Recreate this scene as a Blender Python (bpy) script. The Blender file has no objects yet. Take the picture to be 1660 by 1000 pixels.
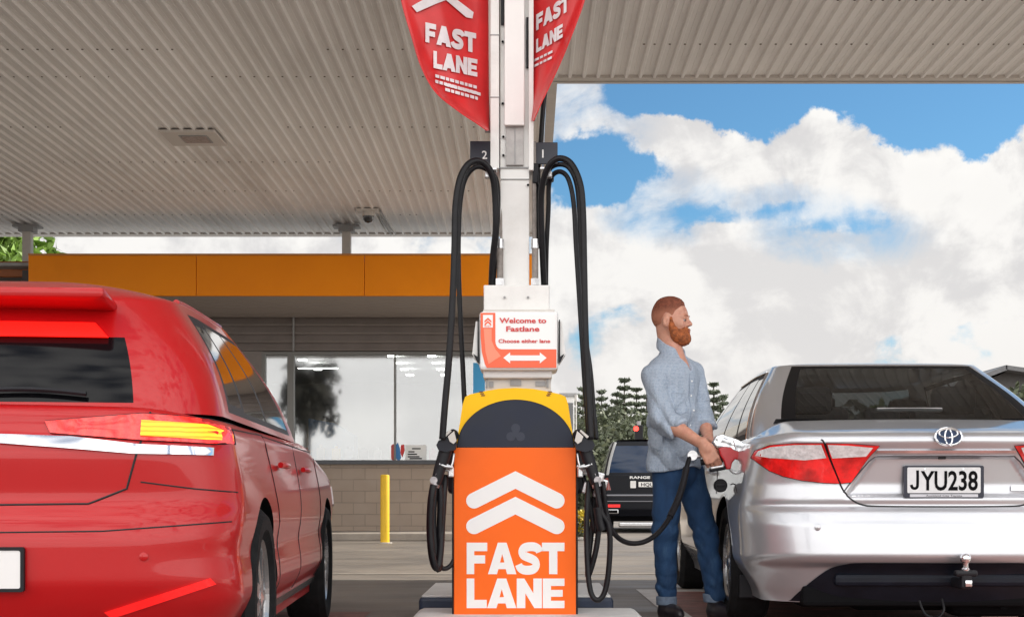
import bpy, bmesh, math, random
import numpy as np
from mathutils import Vector, Matrix
from mathutils.geometry import tessellate_polygon, delaunay_2d_cdt
from mathutils.bvhtree import BVHTree
R = math.radians
scene = bpy.context.scene
# ------------------------------------------------------------------ camera
CAMZ, FPX, VX, VY = 0.67, 2200.0, 855.0, 808.0
cd = bpy.data.cameras.new('camera'); cam = bpy.data.objects.new('camera', cd)
scene.collection.objects.link(cam); scene.camera = cam
cam.location = (0, 0, CAMZ); cam.rotation_euler = (R(90), 0, 0)
cd.sensor_width = 36; cd.lens = FPX/1660*36
cd.shift_x = -(VX-830)/1660; cd.shift_y = (VY-500)/1660
cd.clip_start = 0.05; cd.clip_end = 3000
scene.view_settings.view_transform = 'Standard'; scene.view_settings.look = 'None'
scene.view_settings.exposure = 0.88; scene.view_settings.gamma = 1
# ------------------------------------------------------------------ sun and sky
SUN = Vector((0.80, 0.33, 0.56)).normalized()          # direction towards the sun
sl = bpy.data.lights.new('sun', 'SUN'); so = bpy.data.objects.new('sun', sl); scene.collection.objects.link(so)
sl.energy = 3.2; sl.angle = R(0.6); sl.color = (1, .94, .84)
so.rotation_euler = SUN.to_track_quat('Z', 'Y').to_euler()
W = bpy.data.worlds.new('World'); scene.world = W; W.use_nodes = True
nt = W.node_tree; nt.nodes.clear()
class NB:                                              # tiny node helper
    def __init__(s, t): s.t = t
    def n(s, typ, **k):
        nd = s.t.nodes.new(typ)
        for a, b in k.items():
            if a == 'ins':
                for q, v in b.items():
                    if isinstance(v, bpy.types.NodeSocket): s.t.links.new(v, nd.inputs[q])
                    else: nd.inputs[q].default_value = v
            else: setattr(nd, a, b)
        return nd
    def m(s, op, a, b=0.0, c=None, clamp=False):
        nd = s.t.nodes.new('ShaderNodeMath'); nd.operation = op; nd.use_clamp = clamp
        for i, v in enumerate((a, b, c)):
            if v is None: continue
            if isinstance(v, bpy.types.NodeSocket): s.t.links.new(v, nd.inputs[i])
            else: nd.inputs[i].default_value = v
        return nd.outputs[0]
    def ss(s, v, a, b, lo=0.0, hi=1.0):
        nd = s.t.nodes.new('ShaderNodeMapRange'); nd.interpolation_type = 'SMOOTHSTEP'
        s.t.links.new(v, nd.inputs[0])
        for i, q in zip((1, 2, 3, 4), (a, b, lo, hi)): nd.inputs[i].default_value = q
        return nd.outputs[0]
    def mix(s, f, a, b):
        nd = s.t.nodes.new('ShaderNodeMix'); nd.data_type = 'RGBA'
        for i, v in ((0, f), (6, a), (7, b)):
            if isinstance(v, bpy.types.NodeSocket): s.t.links.new(v, nd.inputs[i])
            elif i == 0: nd.inputs[i].default_value = v
            else: nd.inputs[i].default_value = tuple(v)+(1,) if len(v) == 3 else v
        return nd.outputs[2]
    def link(s, a, b): s.t.links.new(a, b)
b = NB(nt)
sky = b.n('ShaderNodeTexSky', sky_type='NISHITA', sun_disc=False, sun_elevation=math.asin(SUN.z),
          sun_rotation=math.atan2(SUN.x, SUN.y), air_density=1.0, dust_density=0.3, ozone_density=2.0)
tc = b.n('ShaderNodeTexCoord').outputs['Generated']
sep = b.n('ShaderNodeSeparateXYZ', ins={0: tc}); X, Y, Z = sep.outputs
def noise(v, sc, det=9, rough=.55, off=(0, 0, 0), stretch=(1, 1, 1), dist=0.0):
    mp = b.n('ShaderNodeMapping', ins={0: v}); mp.inputs['Location'].default_value = off; mp.inputs['Scale'].default_value = stretch
    nd = b.n('ShaderNodeTexNoise', ins={'Vector': mp.outputs[0], 'Scale': sc, 'Detail': det, 'Roughness': rough, 'Distortion': dist})
    return nd.outputs[0]
wn = b.n('ShaderNodeTexNoise', ins={'Vector': tc, 'Scale': 9, 'Detail': 7, 'Roughness': .62}).outputs['Color']
wv = b.n('ShaderNodeVectorMath', operation='MULTIPLY_ADD', ins={0: wn, 1: (.085, .085, .075), 2: tc}).outputs[0]
wv = b.n('ShaderNodeVectorMath', operation='SUBTRACT', ins={0: wv, 1: (.0425, .0425, .0375)}).outputs[0]
X, Y, Z = b.n('ShaderNodeSeparateXYZ', ins={0: wv}).outputs
def blob(px, py, rx, rz):                              # soft hole in the cloud cover around a direction
    d = Vector(((px-VX)/FPX, 1, (VY-py)/FPX)).normalized()
    a = b.m('DIVIDE', b.m('SUBTRACT', X, d.x), rx/FPX); c = b.m('DIVIDE', b.m('SUBTRACT', Z, d.z), rz/FPX)
    e = b.m('DIVIDE', b.m('SUBTRACT', Y, d.y), 0.35)
    q = b.m('ADD', b.m('ADD', b.m('MULTIPLY', a, a), b.m('MULTIPLY', c, c)), b.m('MULTIPLY', e, e))
    return b.ss(q, 1.6, 0.0)
def cover(off):
    n1 = noise(tc, 5.5, 10, .56, off=(off[0], off[1], off[2]), stretch=(1, 1, 1.5), dist=.25)
    n2 = noise(tc, 17, 8, .6, off=(off[0]+3, off[1], off[2]), dist=.5)
    return b.m('ADD', b.m('MULTIPLY', b.m('SUBTRACT', n1, .5), 1.5), b.m('MULTIPLY', b.m('SUBTRACT', n2, .5), .75))
c0 = cover((0, 0, 0)); c1 = cover((-.022, -.004, -.03))
bias = b.m('MULTIPLY', b.m('SUBTRACT', .268, Z), 2.6)      # cloud bank below about 15 degrees
bias = b.m('MINIMUM', bias, .30)
bias = b.m('MAXIMUM', bias, b.m('MULTIPLY', b.ss(Z, .33, .55), .12))
holes = None
for (px, py, rx, rz, s) in ((985, 275, 95, 60, .50), (1420, 150, 420, 42, .40), (1620, 185, 170, 55, .55)):
    h = b.m('MULTIPLY', blob(px, py, rx, rz), s); holes = h if holes is None else b.m('ADD', holes, h)
for (px, py, rx, rz, s) in ((925, 175, 75, 70, -.30), (1080, 215, 120, 40, -.25), (1180, 240, 190, 45, -.30), (1460, 270, 240, 50, -.34), (1180, 300, 110, 40, -.22), (960, 400, 90, 90, -.3), (1100, 440, 160, 60, -.3), (1600, 350, 160, 60, -.35), (1250, 440, 220, 60, -.25), (1450, 450, 220, 70, -.3)):
    holes = b.m('ADD', holes, b.m('MULTIPLY', blob(px, py, rx, rz), s))
front = b.m('SUBTRACT', bias, holes)
behind = b.ss(Y, .35, -.1)                            # the half of the sky behind the viewer is mostly overcast
front = b.m('ADD', b.m('MULTIPLY', front, b.m('SUBTRACT', 1, behind)), b.m('MULTIPLY', behind, b.ss(Z, .5, .12, .14, .6)))
dens = b.m('ADD', c0, front); dens1 = b.m('ADD', c1, front)
mask = b.ss(dens, -.04, .17)
thin = None
for (px, py, rx, rz, s) in ((1085, 340, 90, 55, .75), (1360, 375, 130, 55, .62), (1240, 330, 80, 35, .4), (920, 190, 130, 120, .55)):
    h = b.m('MULTIPLY', blob(px, py, rx, rz), s); thin = h if thin is None else b.m('ADD', thin, h)
wisp = b.ss(noise(tc, 14, 9, .62, off=(5, 1, 2), dist=.6), .30, .62)
thin = b.m('MULTIPLY', thin, b.m('SUBTRACT', 1.25, wisp), clamp=True)
mask = b.m('MULTIPLY', mask, b.m('SUBTRACT', 1, thin))
lit = b.ss(b.m('SUBTRACT', dens, dens1), -.14, .14)    # lit where cover thins towards the sun
thick = b.ss(dens, .1, .75)
ccol = b.mix(lit, (.60, .59, .59), (.82, .805, .78))
ccol = b.mix(b.m('MULTIPLY', thick, .25), ccol, (.70, .685, .67))
low = b.ss(Z, .02, .2)
ccol = b.mix(b.m('MULTIPLY', b.m('SUBTRACT', 1, low), .55), ccol, (.70, .675, .655))
gain = b.m('ADD', .66, b.m('MULTIPLY', b.ss(Y, .2, -.6), 1.2))  # clouds brightened behind the viewer, added to light the pump front
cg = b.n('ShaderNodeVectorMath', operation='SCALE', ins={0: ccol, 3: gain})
sk = b.n('ShaderNodeVectorMath', operation='MULTIPLY', ins={0: sky.outputs[0], 1: (.036, .057, .066)})
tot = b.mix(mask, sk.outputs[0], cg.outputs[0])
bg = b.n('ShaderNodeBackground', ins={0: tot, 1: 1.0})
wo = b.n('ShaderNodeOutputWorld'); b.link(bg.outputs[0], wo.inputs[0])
# ------------------------------------------------------------------ helpers
col = scene.collection
WM = {}
def wm(o): return WM[o.name]
def _reg(o, parent, local):
    o.parent = parent
    if parent is None: WM[o.name] = o.matrix_basis.copy()
    elif local: WM[o.name] = wm(parent) @ o.matrix_basis
    else:
        o.matrix_parent_inverse = wm(parent).inverted(); WM[o.name] = o.matrix_basis.copy()
def tag(o, label=None, cat=None, group=None, kind=None):
    if label: o['label'] = label
    if cat: o['category'] = cat
    if group: o['group'] = group
    if kind: o['kind'] = kind
    return o
def empty(name, loc, rz=0, label=None, cat=None, group=None):
    o = bpy.data.objects.new(name, None); col.objects.link(o)
    o.matrix_basis = Matrix.Translation(Vector(loc)) @ Matrix.Rotation(rz, 4, 'Z')
    o.empty_display_size = .2
    WM[o.name] = o.matrix_basis.copy(); return tag(o, label, cat, group)
def P(px, py, D): return Vector(((px-VX)*D/FPX, D, CAMZ+(VY-py)*D/FPX))
def catmull(pts, n=8):
    pts = [Vector(p) for p in pts]; out = []
    for i in range(len(pts)-1):
        a = pts[max(i-1, 0)]; p = pts[i]; q = pts[i+1]; c = pts[min(i+2, len(pts)-1)]
        for k in range(n):
            t = k/n
            out.append(.5*((2*p)+(q-a)*t+(2*a-5*p+4*q-c)*t*t+(3*p-a-3*q+c)*t**3))
    out.append(pts[-1]); return out
class MB:
    def __init__(s): s.v = []; s.f = []; s.m = None
    def add(s, vs, fs):
        o = len(s.v)
        if s.m is not None: vs = [s.m @ Vector(v) for v in vs]
        s.v += [tuple(v) for v in vs]; s.f += [tuple(i+o for i in f) for f in fs]; return s
    def box(s, c, d, rot=None, bev=0.0):
        hx, hy, hz = d[0]/2, d[1]/2, d[2]/2
        if bev > 0:
            bv = min(bev, hx*.9, hy*.9, hz*.9); vs = []; 
            bm = bmesh.new(); bmesh.ops.create_cube(bm, size=1)
            for v in bm.verts: v.co = Vector((v.co.x*d[0], v.co.y*d[1], v.co.z*d[2]))
            bmesh.ops.bevel(bm, geom=bm.edges[:], offset=bv, segments=2, affect='EDGES', profile=.5)
            bm.verts.index_update(); vs = [v.co.copy() for v in bm.verts]; fs = [[v.index for v in f.verts] for f in bm.faces]; bm.free()
        else:
            vs = [Vector((x*hx, y*hy, z*hz)) for z in (-1, 1) for y in (-1, 1) for x in (-1, 1)]
            fs = [(0, 2, 3, 1), (4, 5, 7, 6), (0, 1, 5, 4), (2, 6, 7, 3), (0, 4, 6, 2), (1, 3, 7, 5)]
        if rot is not None: vs = [rot @ v for v in vs]
        c = Vector(c); return s.add([v+c for v in vs], fs)
    def tube(s, pts, r, n=10, cap=True, r2=None):
        pts = [Vector(p) for p in pts]; N = len(pts); vs = []
        t0 = (pts[1]-pts[0]).normalized(); up = Vector((0, 0, 1)) if abs(t0.z) < .9 else Vector((1, 0, 0))
        u = t0.cross(up).normalized()
        for i, p in enumerate(pts):
            t = (pts[min(i+1, N-1)]-pts[max(i-1, 0)]).normalized()
            u = (u-t*u.dot(t)).normalized(); w = t.cross(u)
            rr = r(i/(N-1)) if callable(r) else (r if r2 is None else r+(r2-r)*i/(N-1))
            for k in range(n):
                a = 2*math.pi*k/n; vs.append(p+(u*math.cos(a)+w*math.sin(a))*rr)
        fs = [(i*n+k, i*n+(k+1) % n, (i+1)*n+(k+1) % n, (i+1)*n+k) for i in range(N-1) for k in range(n)]
        if cap: fs += [tuple(range(n-1, -1, -1)), tuple((N-1)*n+k for k in range(n))]
        return s.add(vs, fs)
    def cyl(s, a, b_, r, n=16, r2=None): return s.tube([a, b_], r, n, r2=r2)
    def prism(s, loops, M, depth):                      # loops: outer + holes in 2D; M maps (u,v,w)
        tris = tessellate_polygon([[Vector((p[0], p[1], 0)) for p in l] for l in loops])
        fl = [p for l in loops for p in l]; n = len(fl)
        vs = [M @ Vector((p[0], p[1], 0)) for p in fl]+[M @ Vector((p[0], p[1], depth)) for p in fl]
        fs = [tuple(t) for t in tris]+[tuple(i+n for i in reversed(t)) for t in tris]
        o = 0
        for l in loops:
            m = len(l)
            for k in range(m): fs.append((o+k, o+(k+1) % m, o+(k+1) % m+n, o+k+n))
            o += m
        s.add(vs, fs); return s
    def lathe(s, prof, c, axis='x', n=48):
        c = Vector(c); vs = []
        for (a, r) in prof:
            for k in range(n):
                t = 2*math.pi*k/n; q = (a, r*math.cos(t), r*math.sin(t))
                vs.append(c+(Vector(q) if axis == 'x' else Vector((q[1], q[0], q[2])) if axis == 'y' else Vector((q[1], q[2], q[0]))))
        m = len(prof)
        return s.add(vs, [(i*n+k, i*n+(k+1) % n, (i+1)*n+(k+1) % n, (i+1)*n+k) for i in range(m-1) for k in range(n)])
    def grid(s, pts):                                   # pts[i][j]
        n = len(pts); m = len(pts[0])
        return s.add([p for r_ in pts for p in r_], [(i*m+j, i*m+j+1, (i+1)*m+j+1, (i+1)*m+j) for i in range(n-1) for j in range(m-1)])
    def build(s, name, mat, parent=None, local=False, smooth=False, ang=35):
        me = bpy.data.meshes.new(name); me.from_pydata(s.v, [], s.f); me.validate(); me.update()
        return mesh_obj(name, me, mat, parent, local, smooth, ang)
def mesh_obj(name, me, mat, parent=None, local=False, smooth=False, ang=35, fixn=True):
    if fixn:
        bm = bmesh.new(); bm.from_mesh(me); bmesh.ops.recalc_face_normals(bm, faces=bm.faces[:]); bm.to_mesh(me); bm.free()
    o = bpy.data.objects.new(name, me); col.objects.link(o)
    if mat and not me.materials: me.materials.append(mat)
    if smooth:
        me.shade_smooth()
        if ang < 180:
            try: me.set_sharp_from_angle(angle=R(ang))
            except Exception: pass
    _reg(o, parent, local); return o
def copy_tree(o, parent=None):
    c = o.copy(); col.objects.link(c); c.parent = parent
    for ch in [x for x in bpy.data.objects if x.parent == o]: copy_tree(ch, c)
    return c
def circ(cx, cy, rx, ry=None, n=32, a0=0, a1=360):
    ry = ry or rx; full = (a1-a0) >= 360
    return [(cx+rx*math.cos(R(a0+(a1-a0)*k/(n if full else n-1))), cy+ry*math.sin(R(a0+(a1-a0)*k/(n if full else n-1)))) for k in range(n)]
def rrect(x0, y0, x1, y1, r, n=5):
    o = []
    for (cx, cy, a) in ((x1-r, y1-r, 0), (x0+r, y1-r, 90), (x0+r, y0+r, 180), (x1-r, y0+r, 270)):
        o += [(cx+r*math.cos(R(a+90*k/n)), cy+r*math.sin(R(a+90*k/n))) for k in range(n+1)]
    return o
def front(D, px0=0, py0=0):                             # plane facing the viewer: u right, v up, w towards -y; metres
    return Matrix.Translation((0, D, 0)) @ Matrix(((1, 0, 0, 0), (0, 0, -1, 0), (0, 1, 0, 0), (0, 0, 0, 1)))
def PX(pts, D): return [(P(x, y, D).x, P(x, y, D).z) for x, y in pts]
def text_mb(txt, h, bold=0.0, width=None, align='CENTER'):   # returns list of 2D verts and faces, cap height h
    cu = bpy.data.curves.new('t', 'FONT'); cu.body = txt; cu.size = 1; cu.offset = bold; cu.resolution_u = 3
    o = bpy.data.objects.new('t', cu); col.objects.link(o)
    dg = bpy.context.evaluated_depsgraph_get(); me = bpy.data.meshes.new_from_object(o.evaluated_get(dg))
    v = [(q.co.x, q.co.y) for q in me.vertices]; f = [tuple(p.vertices) for p in me.polygons]
    bpy.data.objects.remove(o); bpy.data.curves.remove(cu); bpy.data.meshes.remove(me)
    xs = [q[0] for q in v]; w0, w1 = min(xs), max(xs); cap = .729
    sy = h/cap; sx = sy if width is None else width/(w1-w0)
    off = (w0+w1)/2 if align == 'CENTER' else w0
    return [((q[0]-off)*sx, q[1]*sy) for q in v], f
def add_text(mb, txt, h, M, bold=0.0, width=None, align='CENTER', w=.0015):
    v, f = text_mb(txt, h, bold, width, align)
    mb.add([M @ Vector((q[0], q[1], w)) for q in v], f)
# ------------------------------------------------------------------ materials
MATS = {}
def mat(name, rgb, rough=.5, metal=0.0, coat=0.0, var=0.0, vs=8, bump=0.0, bs=60, rv=0.0, emit=None, es=0, alpha=None, dirt=None, spec=None, bd=.01, stretch=None):
    m = bpy.data.materials.new(name); m.use_nodes = True; t = m.node_tree; bs_ = t.nodes['Principled BSDF']; q = NB(t)
    bs_.inputs['Base Color'].default_value = (*rgb, 1); bs_.inputs['Roughness'].default_value = rough; bs_.inputs['Metallic'].default_value = metal
    if coat: bs_.inputs['Coat Weight'].default_value = coat; bs_.inputs['Coat Roughness'].default_value = .04
    if spec is not None: bs_.inputs['Specular IOR Level'].default_value = spec
    oc = q.n('ShaderNodeTexCoord').outputs['Object']
    if stretch: mp = q.n('ShaderNodeMapping', ins={0: oc}); mp.inputs['Scale'].default_value = stretch; oc = mp.outputs[0]
    if var or rv or dirt:
        nz = q.n('ShaderNodeTexNoise', ins={'Vector': oc, 'Scale': vs, 'Detail': 8, 'Roughness': .62}).outputs[0]
        if var:
            f = q.ss(nz, .3, .7)
            c = q.mix(f, tuple(x*(1-var) for x in rgb), tuple(min(1, x*(1+var)) for x in rgb))
            if dirt:
                n2 = q.n('ShaderNodeTexNoise', ins={'Vector': oc, 'Scale': vs*.37, 'Detail': 10, 'Roughness': .7}).outputs[0]
                c = q.mix(q.ss(n2, .5, .72, 0, dirt[1]), c, dirt[0])
            q.link(c, bs_.inputs['Base Color'])
        if rv: q.link(q.ss(nz, .3, .7, rough-rv, rough+rv), bs_.inputs['Roughness'])
    if bump:
        n3 = q.n('ShaderNodeTexNoise', ins={'Vector': oc, 'Scale': bs, 'Detail': 6}).outputs[0]
        bp = q.n('ShaderNodeBump', ins={'Height': n3, 'Strength': bump, 'Distance': bd}); q.link(bp.outputs[0], bs_.inputs['Normal'])
    if emit: bs_.inputs['Emission Color'].default_value = (*emit, 1); bs_.inputs['Emission Strength'].default_value = es
    MATS[name] = m; return m
def glass(name, tint, refl=.5, base=.06, rough=.02):
    m = bpy.data.materials.new(name); m.use_nodes = True; t = m.node_tree; t.nodes.clear(); q = NB(t)
    tr = q.n('ShaderNodeBsdfTransparent', ins={0: (*tint, 1)}); gl = q.n('ShaderNodeBsdfGlossy', ins={'Color': (1, 1, 1, 1), 'Roughness': rough})
    lw = q.n('ShaderNodeFresnel', ins={0: 1.5}).outputs[0]
    f = q.m('ADD', q.m('MULTIPLY', lw, refl), base, clamp=True)
    mx = q.n('ShaderNodeMixShader', ins={0: f, 1: tr.outputs[0], 2: gl.outputs[0]}); o = q.n('ShaderNodeOutputMaterial'); q.link(mx.outputs[0], o.inputs[0])
    return m
M_white = mat('white_paint', (.80, .79, .77), .38, var=.05, vs=5, dirt=((.42, .39, .36), .35), rv=.08)
M_cream = mat('cream_steel', (.60, .57, .53), .45, var=.07, vs=3, dirt=((.30, .27, .24), .4))
M_grey = mat('grey_steel', (.32, .32, .32), .5, var=.1, vs=9)
M_chrome = mat('chrome', (.8, .8, .82), .08, 1)
M_alu = mat('cast_aluminium', (.62, .62, .63), .3, .9, var=.12, vs=30, bump=.1, bs=90)
M_black = mat('black_rubber', (.007, .007, .009), .42, spec=.28, var=.3, vs=20, bump=.08, bs=160)
M_matt = mat('matt_black_border', (.006, .006, .007), .5, spec=.15)
M_blackp = mat('black_plastic', (.009, .009, .012), .5, spec=.3, var=.2, vs=20)
M_dark = mat('flat_black', (.006, .006, .007), .9, spec=.1)  # near-black for print, bolts, wheel wells and underbody
M_navy = mat('navy_panel', (.012, .017, .034), .45, spec=.35, var=.15, vs=7, rv=.08)
M_orange = mat('orange_panel', (.96, .150, .010), .42, var=.04, vs=2.5, rv=.06, spec=.25)
M_yellow = mat('yellow_panel', (1.0, .56, .002), .4, var=.03, vs=4, spec=.25)
M_sign = mat('sign_white', (.86, .86, .85), .4)
M_signred = mat('sign_orange', (.86, .13, .05), .4)
M_text = mat('sign_text_red', (.62, .05, .05), .45)
M_lens = mat('red_lens', (.50, .006, .010), .08, coat=1, bump=.25, bs=70, var=.35, vs=14)
M_tyre = mat('tyre', (.012, .012, .013), .8, spec=.2, var=.3, vs=15, bump=.2, bs=80)
M_rim = mat('alloy', (.45, .45, .46), .25, .9)
M_glassblk = mat('dark_glass', (.008, .009, .011), .04, coat=1)
# ================================================================== SETTING
# ground: one sheet to the horizon
def ground_mat():
    m = bpy.data.materials.new('forecourt'); m.use_nodes = True; t = m.node_tree; s = t.nodes['Principled BSDF']; q = NB(t)
    oc = q.n('ShaderNodeTexCoord').outputs['Object']
    n1 = q.n('ShaderNodeTexNoise', ins={'Vector': oc, 'Scale': .55, 'Detail': 9, 'Roughness': .65}).outputs[0]
    mp = q.n('ShaderNodeMapping', ins={0: oc}); mp.inputs['Scale'].default_value = (.25, 1.6, 1)
    n2 = q.n('ShaderNodeTexNoise', ins={'Vector': mp.outputs[0], 'Scale': 1.3, 'Detail': 8, 'Roughness': .6}).outputs[0]
    n3 = q.n('ShaderNodeTexNoise', ins={'Vector': oc, 'Scale': 120, 'Detail': 3}).outputs[0]
    c = q.mix(q.ss(n1, .35, .68), (.15, .132, .118), (.26, .222, .188))
    c = q.mix(q.ss(n2, .5, .72, 0, .55), c, (.12, .108, .10))
    c = q.mix(q.ss(n3, .45, .75, 0, .35), c, (.33, .29, .25))
    br = q.n('ShaderNodeTexBrick', ins={'Vector': oc, 'Color1': (0, 0, 0, 1), 'Color2': (0, 0, 0, 1), 'Mortar': (1, 1, 1, 1), 'Scale': 1, 'Mortar Size': .012, 'Brick Width': 4.4, 'Row Height': 3.1, 'Mortar Smooth': .3}); br.offset = 0
    c = q.mix(q.m('MULTIPLY', br.outputs['Fac'], .55), c, (.055, .05, .047))
    q.link(c, s.inputs['Base Color']); q.link(q.ss(n2, .3, .75, .75, .42), s.inputs['Roughness'])
    bp = q.n('ShaderNodeBump', ins={'Height': n3, 'Strength': .25, 'Distance': .004}); q.link(bp.outputs[0], s.inputs['Normal'])
    return m
g = MB(); g.grid([[(-900+1800*i/6, -600+2400*j/6, 0) for j in range(7)] for i in range(7)])
tag(g.build('ground', ground_mat()), kind='structure')
fp = MB(); fp.box((-10, 23.6, .06), (20.3, 4.2, .12), bev=.02)
tag(fp.build('footpath', mat('footpath_concrete', (.34, .30, .26), .8, var=.15, vs=3, bump=.2, bs=50)), kind='structure')
# painted box of each lane
M_pred = mat('worn_red_paint', (.25, .115, .10), .7, var=.3, vs=6, dirt=((.13, .12, .11), .75))
M_pwh = mat('worn_white_paint', (.62, .60, .58), .6, var=.12, vs=9, dirt=((.3, .28, .26), .5))
for sx in (1,):
    q = MB(); x0, x1 = .80*sx, 2.95*sx
    def strip(a, b_, y0, y1, z): q.add([(a, y0, z), (b_, y0, z), (b_, y1, z), (a, y1, z)], [(0, 1, 2, 3)])
    w = .13*sx
    strip(x0, x0+w, 3.2, 10.0, .004); strip(x1-w, x1, 3.2, 10.0, .004); strip(x0+w, x1-w, 9.75, 10.0, .004); strip(x0+w, x1-w, 3.2, 3.4, .004)
    tag(q.build('lane_border_marking', M_pwh), kind='structure')
    q = MB(); strip(x0+w, x1-w, 3.4, 9.75, .004)
    tag(q.build('lane_box_marking', M_pred), kind='structure')
q = MB(); strip(-2.95, -.92, 3.2, 8.0, .004); tag(q.build('lane_box_marking', M_pred), kind='structure')
q = MB(); strip(-9, 9, 12.0, 12.12, .004); strip(-9, 9, 17.2, 17.3, .004)
tag(q.build('expansion_joint', mat('joint_sealant', (.36, .32, .28), .7, var=.2, vs=7)), kind='structure')
# pump island
pi_ = MB(); pi_.box((-.06, 7.72, .075), (1.03, 1.1, .15), bev=.02)
tag(pi_.build('island_kerb', mat('island_navy', (.03, .045, .085), .5, var=.2, vs=8)), kind='structure')
pi_ = MB(); pi_.box((-.06, 7.72, .1535), (1.0, 1.07, .012), bev=.004)
tag(pi_.build('island_top', mat('island_white', (.82, .81, .79), .5, var=.05, vs=7)), kind='structure')
pi_ = MB(); pi_.box((.0, 6.55, .055), (1.12, .9, .11), bev=.03)
tag(pi_.build('island_plinth', mat('plinth_grey', (.70, .69, .67), .6, var=.12, vs=6)), kind='structure')

# ---------------------------------------------------------------- canopy
CZ = CAMZ+4.35; RP = .145
cn = empty('canopy', (0, 12, CZ), 0, 'large ribbed metal forecourt canopy ceiling overhead', 'canopy')
M_ceil = mat('ribbed_ceiling', (.84, .82, .80), .45, var=.07, vs=1.1, dirt=((.40, .35, .31), .5), stretch=(1, .25, 1))
def ribsheet(x0, x1, y0, y1):
    m = MB(); xs = []; k0 = math.floor(x0/RP)
    k = k0
    while k*RP < x1:
        c = k*RP
        for dx, dz in ((-.026, 0), (-.013, -.030), (.013, -.030), (.026, 0)):
            if x0 <= c+dx <= x1: xs.append((c+dx, dz))
        mid = c+RP*.5
        for dx, dz in ((-.006, 0), (0, -.004), (.006, 0)):
            if x0 <= mid+dx <= x1: xs.append((mid+dx, dz))
        k += 1
    xs = [(x0, 0)]+xs+[(x1, 0)]
    m.grid([[(x, y, CZ+dz) for y in (y0, (y0+y1)/2, y1)] for x, dz in xs]); return m
YA, YB, YL, XL, XS, XR = 5.0, 13.95, 22.2, -15.0, .20, 9.0
ribsheet(XL, XS, YA, YL).build('ceiling_sheet', M_ceil, cn)
ribsheet(XS, XR, YA, YB).build('ceiling_sheet', M_ceil, cn)
tr = MB()
tr.box(((XL+XS)/2, YL+.05, CZ+.02), (XS-XL, .1, .10)); tr.box(((XL+XS)/2, YL+.16, CZ+.07), (XS-XL, .12, .2))
tr.box(((XS+XR)/2+.05, YB+.05, CZ+.02), (XR-XS, .1, .10)); tr.box(((XS+XR)/2+.05, YB+.17, CZ-.005), (XR-XS, .06, .05)); tr.box(((XS+XR)/2+.05, YB+.16, CZ+.12), (XR-XS, .12, .2))
tr.box((XS+.06, (YB+YL)/2+.2, CZ+.04), (.1, YL-YB, .14))
tr.build('edge_trim', mat('canopy_trim', (.6, .56, .52), .45, var=.06, vs=4), cn)
rf = MB(); rf.box(((XL+XS)/2, (YA+YL)/2, CZ+.32), (XS-XL, YL-YA, .3)); rf.box(((XS+XR)/2+.02, (YA+YB)/2, CZ+.32), (XR-XS, YB-YA, .3))
rf.build('roof_deck', M_cream, cn)
sc = MB(); rnd = random.Random(3)
def screwrow(y, x0, x1):
    x = x0
    while x < x1:
        xx = x+RP*.28
        sc.add([(xx+.011*math.cos(R(60*k)), y+.011*math.sin(R(60*k)), CZ-.006) for k in range(6)]+[(xx+.011*math.cos(R(60*k)), y+.011*math.sin(R(60*k)), CZ) for k in range(6)],
               [(0, 1, 2, 3, 4, 5)]+[(k, (k+1) % 6, 6+(k+1) % 6, 6+k) for k in range(6)])
        x += RP if rnd.random() > .12 else RP*.7
for y in (13.0, 11.85): screwrow(y, .25, 7)
for y in (13.15, 14.0, 15.9, 17.55, 19.2, 20.8): screwrow(y, -9.5, .1)
tag(sc.build('screws', mat('screw_rust', (.16, .13, .11), .6), cn), kind='stuff')
# recessed ceiling lamp (unlit)
cl = empty('ceiling_lamp', P(305, 219, 16.1), 0, 'square flush ceiling lamp, unlit, in the ribbed canopy ceiling', 'lamp')
y0, y1 = 15.93, 16.58; xa = -4.33; m = MB(); m.box((xa+.33, (y0+y1)/2, CZ-.033), (.66, .65, .03), bev=.008); m.build('housing', mat('lamp_housing', (.66, .62, .58), .5), cl)
m = MB(); m.box((xa+.36, (y0+y1)/2, CZ-.052), (.30, .30, .012)); m.build('lens', mat('lamp_lens', (.33, .32, .32), .25, var=.25, vs=40), cl)
m = MB(); m.box((xa+.36, (y0+y1)/2, CZ-.05), (.34, .34, .006)); m.build('lens_frame', M_grey, cl)
# posts rising from the shop awning to the canopy
for i, (px, lab) in enumerate(((45, 'steel post from shop roof to canopy at the far left, beside the tree top'), (562, 'steel post from shop roof to canopy, to the right, near the ceiling camera'))):
    D = 21.5; x = P(px, 0, D).x; pe = empty('roof_post', (x, D, 4.3), 0, lab, 'post', 'posts between shop roof and canopy')
    w = .135
    m = MB(); m.box((x, D, (4.3+CZ-.02)/2), (w, w, CZ-.02-4.3), bev=.01); m.build('post_shaft', M_cream, pe)
    m = MB(); m.box((x, D, CZ-.05), (.42, .22, .03)); m.box((x, D, CZ-.1), (.24, .2, .07)); m.build('post_bracket', M_grey, pe)
ds = empty('security_camera', P(597, 350, 20.4), 0, 'small dome security camera under the canopy ceiling between post and pump', 'camera')
c = P(597, 350, 20.4); m = MB(); m.box((c.x, c.y, CZ-.03), (.34, .26, .03)); m.cyl((c.x, c.y, CZ-.03), (c.x, c.y, CZ-.11), .09); m.build('camera_mount', M_cream, ds)
m = MB(); m.lathe([(-.0, .085), (-.05, .08), (-.09, .05), (-.105, .0)], (c.x, c.y, CZ-.11), 'z', 20); m.build('camera_dome', M_glassblk, ds, smooth=True)
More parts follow.
